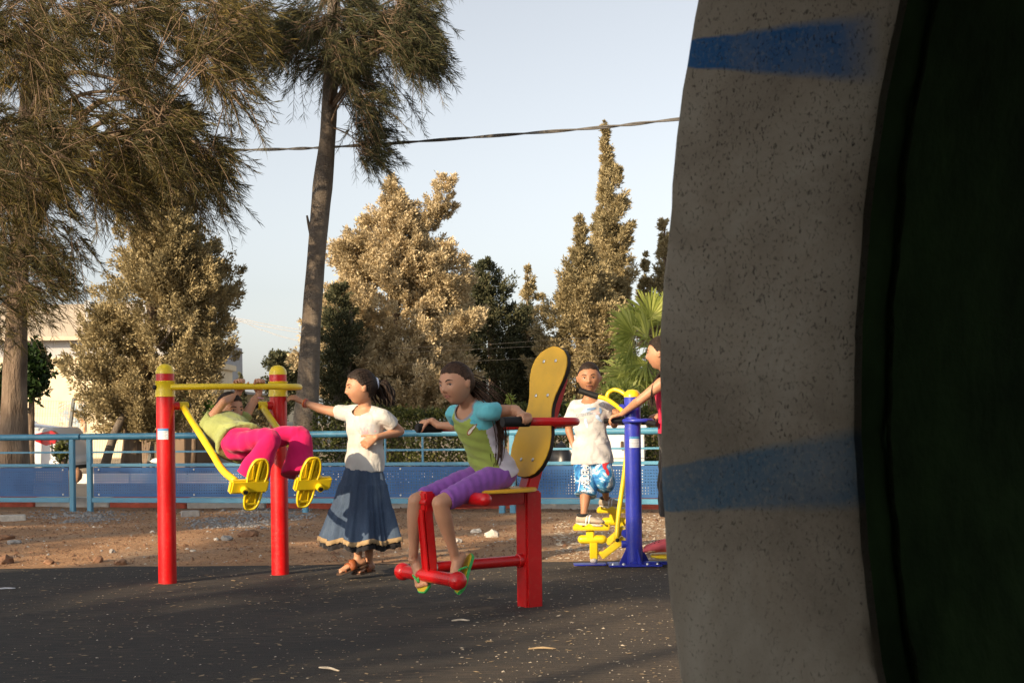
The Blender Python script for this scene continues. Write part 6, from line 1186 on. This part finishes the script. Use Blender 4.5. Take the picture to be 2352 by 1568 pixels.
# ============ boy behind the stepper
def boy():
    p = Person('boy in white printed T-shirt and long blue board shorts standing on the yellow pedals', at(1358, 1290, 9.6), 'skin_tan', .93)
    lat = nrm(V3(.98, -.12, 0)); pel = at(1360, 1052, 9.6); neck = at(1354, 918, 9.6); p.head(at(1353, 868, 9.56), .212, (-.08, -1, -.03), (-.03, 0, 1)); p.torso(pel, neck, lat, lat)
    limb(p.b, [neck - UPV * .02, neck * .5 + p.hloc(0, -.12, -.3) * .5, p.hloc(0, -.1, -.2)], [.043, .039, .042])
    sR, eR, wR = at(1320, 935, 9.62), at(1306, 985, 9.66), at(1317, 1024, 9.62); sL, eL, wL = at(1389, 932, 9.57), at(1411, 975, 9.66), at(1412, 952, 9.42)
    p.arm(sR, eR, wR); p.arm(sL, eL, wL); p.hand(wR, (.25, .1, -.9), (.8, .2, .1), (.1, -1, 0), (20, 20, 15)); p.hand(wL, (.1, -.7, .45), (0, -.4, -.8), (1, 0, 0), (40, 45, 35))
    hR, hL = pel - lat * .06, pel + lat * .06; sA, sB = STEP; aR, aL = V3(sA[0] - .055, sA[1], sA[2] + .075), V3(sB[0] - .06, sB[1], sB[2] + .075); kR, kL = at(1346, 1125, 9.5), at(1387, 1098, 9.52); p.leg(hR, kR, aR, .92); p.leg(hL, kL, aL, .92)
    fR = p.foot(aR, (.93, -.35, -.05), UPV, .185); fL = p.foot(aL, (.93, -.35, -.05), UPV, .185); p.finish(); p.face(.012, 'lip_tan', .006, (-.006, 0)); p.hair('hair_dark', 'short', .055, -.24, .016, .28)
    sh, bv = shirt(p, fabric('white_tee_boy', (.50, .49, .485), wr=.9, wscale=13), -.10, .020, [(sR, eR, .72, .050, .057), (sL, eL, .68, .050, .056)], wr=(.0062, 36, (.35, .2, .8), 3), hem_w=1.14, scoop=.060)
    o = at(1353, 950, 9.3); A, N = lat, nrm(V3(-.12, -.99, 0)); BL = matte('print_blue', (.20, .33, .56), .9); PB = matte('print_pale_blue', (.42, .55, .74), .9); PR = matte('print_pale_red', (.62, .46, .48), .9); DK = matte('print_grey', (.30, .33, .38), .9)
    decal('print_shape', sh, PB, bv, o, A, UPV, N, fan_polys(blobpoly(-.03, .025, .045, .012, 16, 5, .35)) + fan_polys(blobpoly(.05, -.03, .03, .012, 16, 6, -.7)) + fan_polys(blobpoly(-.035, -.06, .012, .03, 16, 7, .1))); decal('print_wing', sh, BL, bv, o, A, UPV, N, fan_polys(blobpoly(.005, .035, .026, .010, 14, 8, .2)) + fan_polys(blobpoly(.066, .022, .010, .018, 14, 9, .2)), .003); decal('print_tint', sh, PR, bv, o, A, UPV, N, fan_polys(blobpoly(.03, .008, .03, .012, 14, 10, -.3)), .0026)
    rot = R(9); tx = [[(x * math.cos(rot) - y * math.sin(rot) - .045, x * math.sin(rot) + y * math.cos(rot) - .012) for x, y in pl] for pl in text_polys('OTEN KIM', .026, .0008)]; decal('print_lettering', sh, DK, bv, o, A, UPV, N, tx, .0036)
    # board shorts with blue splash print, the word lettered down the leg
    def m_shorts():
        t = NT('board_shorts'); n = t.noise(11, 4, .6, dist=1.6); k = t.ramp(n, [(.30, (.012, .045, .16)), (.42, (.03, .17, .42)), (.52, (.10, .36, .62)), (.60, (.68, .73, .78)), (.70, (.05, .25, .52))]); t.col(k); t.set(Roughness=.75, Specular_IOR_Level=.25); t.bump(t.noise(13, 2, .4, stretch=(1, 1, .4)), .4, .02); return t.m
    b = MB(); b.loft([p.tring(t, .018) for t in np.linspace(-.20, .10, 9)], 30)
    for h, kk, a, q in ((hR, kR, aR, .22), (hL, kL, aL, .26)):
        e = kk + (a - kk) * q; b.tube(catmull([h, (h + kk) / 2, kk, e], 16), np.interp(np.linspace(0, 1, 16), [0, .5, 1], [.078, .080, .084]) * p.k, 22)
    so, bs = cloth(p, 'shorts', b, m_shorts(), .0065, 3, (.003, 40, (.4, .2, .8), 4))
    o2 = at(1349, 1080, 9.35); rt = R(-93); tall = lambda P_: [[((x * math.cos(-rt) - y * 2.1 * math.sin(-rt)), (x * math.sin(-rt) + y * 2.1 * math.cos(-rt))) for x, y in pl] for pl in P_]; tx = tall(text_polys('SPIDER-MAN', .036, .0008, .10)); decal('shorts_lettering_outline', so, matte('print_navy', (.012, .03, .10), .85), bs, o2, A, UPV, N, tall(text_polys('SPIDER-MAN', .036, .0030, .10)), .0035)  # navy copy is the dark printed outline of the letters
    decal('shorts_lettering', so, matte('print_white', (.78, .79, .8), .8), bs, o2, A, UPV, N, tx, .0055); decal('print_dark_patch', so, matte('print_slate', (.06, .065, .11), .85), bs, at(1337, 1118, 9.35), A, UPV, N, [[(-.055, -.03), (-.02, -.032), (.03, -.03), (.012, .0), (-.01, .022), (-.052, .016)]], .0025)
    rd = matte('print_red', (.42, .025, .035), .8); decal('print_red_patch', so, rd, bs, at(1387, 1068, 9.3), A, UPV, N, fan_polys(blobpoly(0, .02, .022, .05, 18, 3, .15)) + fan_polys(blobpoly(.012, -.045, .012, .03, 14, 4, .5)), .003)
    decal('side_piping', so, M['white_print'], bs, at(1317, 1112, 9.4), A, UPV, nrm(V3(-.6, -.8, 0)), rect(0, -.05, .006, .10), .003)
    for fr in (fR, fL):
        so_, d, w, up, Lf = fr; k = p.k; b = MB(); b.loft([(so_ + d * x * Lf + up * h * k, w, up, a * k, c * k) for x, h, a, c in ((-.06, .022, .018, .020), (0, .026, .031, .028), (.2, .030, .034, .033), (.4, .032, .035, .032), (.6, .026, .039, .026), (.85, .020, .041, .020), (1.05, .018, .034, .016), (1.12, .016, .02, .010))], 18)
        s_, _ = cloth(p, 'shoe', b, matte('shoe_sand', (.40, .33, .25), .7, .15), .006, 2); sole(p, 'shoe_sole', fr, matte('shoe_sole', (.55, .5, .42), .8), .014, 1.25, 1.22, s_); MB().tube(arc(so_ + d * .2 * Lf + up * .058 * k, d, w, .034 * k, 0, 6.28, 18)[:-1], .012 * k, 8, closed=True).build('shoe_collar', matte('shoe_black', (.02, .02, .022), .8), s_, True)
        for q in (.42, .54): strap(p, fr, M['white_print'], q, .008, .062, 'lace', parent=s_)
boy()

# ============ girl in the red top, half hidden by the ring
def girl_red():
    p = Person('girl in red sleeveless top and dark trousers holding the blue ring, half hidden by concrete', at(1547, 1290, 9.22), 'skin', 1.12)
    lat = nrm(V3(.10, -.99, 0)); pel = at(1549, 1015, 9.22); neck = at(1533, 862, 9.2); p.head(at(1517, 812, 9.2), .215, (-.93, .30, .0), (0, 0, 1)); p.torso(pel, neck, lat, lat)
    limb(p.b, [neck - UPV * .02, neck * .5 + p.hloc(0, -.1, -.3) * .5, p.hloc(0, -.1, -.2)], [.046, .040, .045])
    rc = BQ + V3(.035, 0, .985); gl = rc + nrm(V3(-1, -.1, 0)) * .165; g2 = rc + nrm(V3(.6, .7, 0)) * .15; sL, eL, wL = at(1520, 880, 9.06), at(1467, 921, 9.08), gl + V3(.055, -.02, .045); sR, eR, wR = at(1540, 880, 9.36), at(1545, 945, 9.48), g2 + V3(.07, .02, .04)
    p.arm(sL, eL, wL, .92); p.arm(sR, eR, wR, .92); p.hand(wL, (-.85, .15, -.25), (-.2, 0, -.95), (-.2, 1, 0), (30, 45, 40), .12, 50); p.hand(wR, (-.9, -.2, -.3), (-.2, 0, -.9), (0, -1, 0), (40, 50, 40))
    h1, h2 = pel + lat * .07, pel - lat * .07; a1, a2 = V3(DISC[0] - .02, DISC[1] - .06, .165), V3(DISC[0] + .0, DISC[1] + .07, .165); k1, k2 = (h1 + a1) / 2 + V3(-.02, 0, .03), (h2 + a2) / 2 + V3(-.02, 0, .03); p.leg(h1, k1, a1, .92); p.leg(h2, k2, a2, .92)
    f1 = p.foot(a1, (-.99, -.1, -.05), UPV, .19); f2 = p.foot(a2, (-.99, .1, -.05), UPV, .19); p.finish(.005); p.face(0)
    p.hair('hair_dark', thick=.085, line=.27, nape=-.40); hb = p.hloc(0, -.3, .1)
    for i, sx in enumerate((-.28, 0, .28)): p.strands('long_hair', 'hair_dark', hb, [p.hloc(sx, -.30, .28), p.hloc(sx * 1.35, -.40, -.05), p.hloc(sx * 1.35, -.40, -.45), p.hloc(sx * 1.2, -.42, -.8), p.hloc(sx * 1.2, -.45, -1.15)], 26, .035, .009, 30 + i, .004)
    p.strands('hair_lock', 'hair_dark', hb, [p.hloc(.30, -.1, .0), p.hloc(.36, -.12, -.3), at(1500, 885, 9.08), at(1494, 930, 9.05), at(1496, 950, 9.05)], 16, .03, .0045, 41, .004)
    shirt(p, fabric('red_top', (.62, .014, .065), wr=.3, wscale=16), .14, .008, [], wr=(.002, 50, (.2, .2, 1)), name='top', t1=.86)
    for s_ in (-1, 1): MB().tube(catmull([p.tring(.86, .01)[0] + lat * s_ * .07 + V3(-.075, 0, 0), p.tring(1.0, .01)[0] + lat * s_ * .075, p.tring(.86, .01)[0] + lat * s_ * .07 + V3(.075, 0, 0)], 12), .006, 6).build('shoulder_strap', M['lip'], p.root, True)
    b = MB(); b.loft([p.tring(t, .014) for t in np.linspace(-.20, .16, 9)], 30)
    for h, kk, a in ((h1, k1, a1), (h2, k2, a2)):
        e = kk + (a - kk) * .52; b.tube(catmull([h, (h + kk) / 2, kk, e], 16), np.interp(np.linspace(0, 1, 16), [0, .5, 1], [.078, .070, .066]) * p.k, 20)
    cloth(p, 'trousers', b, fabric('black_cotton', (.014, .013, .014), wr=.5), .007, 3, (.003, 45, (.3, .2, 1)))
    CL = matte('clog_pink', (.50, .085, .10), .55)
    for fr in (f1, f2):
        so_, d, w, up, Lf = fr; k = p.k; b = MB(); b.loft([(so_ + d * x * Lf + up * h * k, w, up, a * k, c * k) for x, h, a, c in ((-.08, .012, .02, .014), (0, .014, .034, .020), (.25, .018, .036, .024), (.42, .030, .037, .036), (.6, .028, .041, .032), (.85, .022, .043, .025), (1.05, .016, .036, .016), (1.13, .012, .02, .008))], 18)
        s_, bv_ = cloth(p, 'clog', b, CL, .006, 2)
        for x, y in ((.55, .5), (.68, .6), (.80, .5), (.62, -.1), (.74, 0.)):
            q = so_ + d * x * Lf + w * y * .04 * k; h = bv_.ray_cast(Vector(q + up * .2 + w * y * .1), Vector(-nrm(up * .2 + w * y * .1)));
            if h[0] is not None: MB().sphere(np.array(h[0]), .005, 8, 6).build('clog_hole', M['black'], s_)
girl_red()
# ------------------------------------------------------------------ trees behind and left of the camera: they shade the playground
SDIR = V3(math.sin(SUN_AZ), math.cos(SUN_AZ), 0); SRT = V3(SDIR[1], -SDIR[0], 0); SUP = UPV * math.cos(SUN_EL) + SDIR * math.sin(SUN_EL); TOS = np.array(to_sun)
M['shade_leaf'] = leafmat('shade_leaves', (.02, .04, .012), (.07, .09, .03), .1)
GAPS = [((-9.0, 1.70), (-10.7, 2.95), .27), ((-9.3, 1.95), (-9.6, 2.2), .36), ((-3.66, .8), (-3.78, 2.0), .24), ((-2.98, .9), (-3.02, 1.85), .33), ((-4.85, 2.62), (-4.70, 2.75), .10)]
def in_gap(a, b):
    k = np.zeros(len(a), bool)
    for (a0, b0), (a1, b1), w in GAPS:
        t = np.clip(((a - a0) * (a1 - a0) + (b - b0) * (b1 - b0)) / ((a1 - a0) ** 2 + (b1 - b0) ** 2), 0, 1); k |= np.hypot(a - a0 - t * (a1 - a0), b - b0 - t * (b1 - b0)) < w
    return k
def shade_tree(label, crowns, s, dens=520, gaps=True):
    P = []
    for a, b, ra, rb in crowns:
        n = int(math.pi * ra * rb * dens) + 60; q = rand_dir(n) * (rng.random(n) ** .45)[:, None]; q *= (1 + .14 * np.sin(q[:, :1] * 8 + a) + .12 * np.sin(q[:, 2:] * 9 + b))
        if gaps: q = q[~in_gap(a + q[:, 0] * ra, b + q[:, 2] * rb)]
        P.append(SRT * (a + q[:, :1] * ra) + SUP * (b + q[:, 2:] * rb) + TOS * (s + q[:, 1:2] * max(ra, rb)))
    P = np.vstack(P); c = SRT * crowns[0][0] + SUP * crowns[0][1] + TOS * s; root = thing('shade_tree', label, 'tree', (c[0], c[1], 0), 'trees behind the camera')
    D = rand_dir(len(P)); v, f = diamonds(P, D, side_of(D), .24 * rng.uniform(.6, 1.3, len(P)), .05 * rng.uniform(.7, 1.3, len(P))); link('crown', fast_mesh('crown', v, None, f), M['shade_leaf'], root)
    trunk('trunk', [V3(c[0], c[1], -.1), V3(c[0] + .1, c[1], c[2] * .5), c], [.22, .16, .08], M['bark'], root, .05, 12, 14)
    for a, b, ra, rb in crowns[1:]:
        e = SRT * a + SUP * b + TOS * s; trunk('limb', [V3(c[0], c[1], c[2] * .6), (c + e) / 2 - V3(0, 0, .3), e], [.09, .06, .03], M['bark'], root, .05, 8, 10)
shade_tree('tree behind the camera shading the concrete ring', [(-.9, .75, 1.95, 1.75)], 15, 620)
shade_tree('tree behind the camera shading the seated girl', [(-4.75, 2.75, .95, .66), (-5.5, .75, 1.85, 1.4)], 16.5, 620)
shade_tree('tree behind the camera shading the left red post', [(-8.7, 1.35, 1.65, 1.25), (-7.28, 3.12, .42, .30)], 18, 560)
shade_tree('tree behind the camera shading the dirt strip', [(-10.7, 3.35, 2.2, 1.35), (-12.2, 1.4, 1.7, 1.0)], 20, 560)
shade_tree('tree behind the camera shading the left railing', [(-14.8, 3.0, 2.7, 1.7)], 22, 560)
shade_tree('tall thin tree behind the camera dappling the casuarinas', [(-15.7, 9.9, 1.6, 1.9), (-17.2, 8.4, 1.2, 1.5)], 24, 130)
TR = bpy.data.objects['shade_tree']; MB().tube(catmull([SRT * -3.36 + SUP * -.6 + TOS * 15, SRT * -3.40 + SUP * 1.0 + TOS * 15, SRT * -3.45 + SUP * 2.6 + TOS * 15.2], 10), np.linspace(.07, .05, 10), 8).build('limb', M['bark'], TR, True)

# unseen roof and walls added around the camera to darken the concrete ring
def blocker():
    m = matte('blocker_concrete', (.20, .19, .17), .9, .2, 4, .4); r = thing('light_blocker', 'unseen roof and walls added around the camera to shade the tunnel ring', 'blocker', (.3, -.4, 0))
    MB().box((.55, -.10, 2.30), (4.3, 3.2, .14)).build('blocker_roof', m, r, bevel=.01); MB().box((.55, -1.62, 1.12), (4.3, .14, 2.22)).build('blocker_back', m, r, bevel=.01); MB().box((-1.53, -.95, 1.12), (.14, 1.2, 2.22)).build('blocker_side', m, r, bevel=.01); MB().box((2.75, -.40, 1.12), (.14, 2.3, 2.22)).build('blocker_side', m, r, bevel=.01)
blocker()
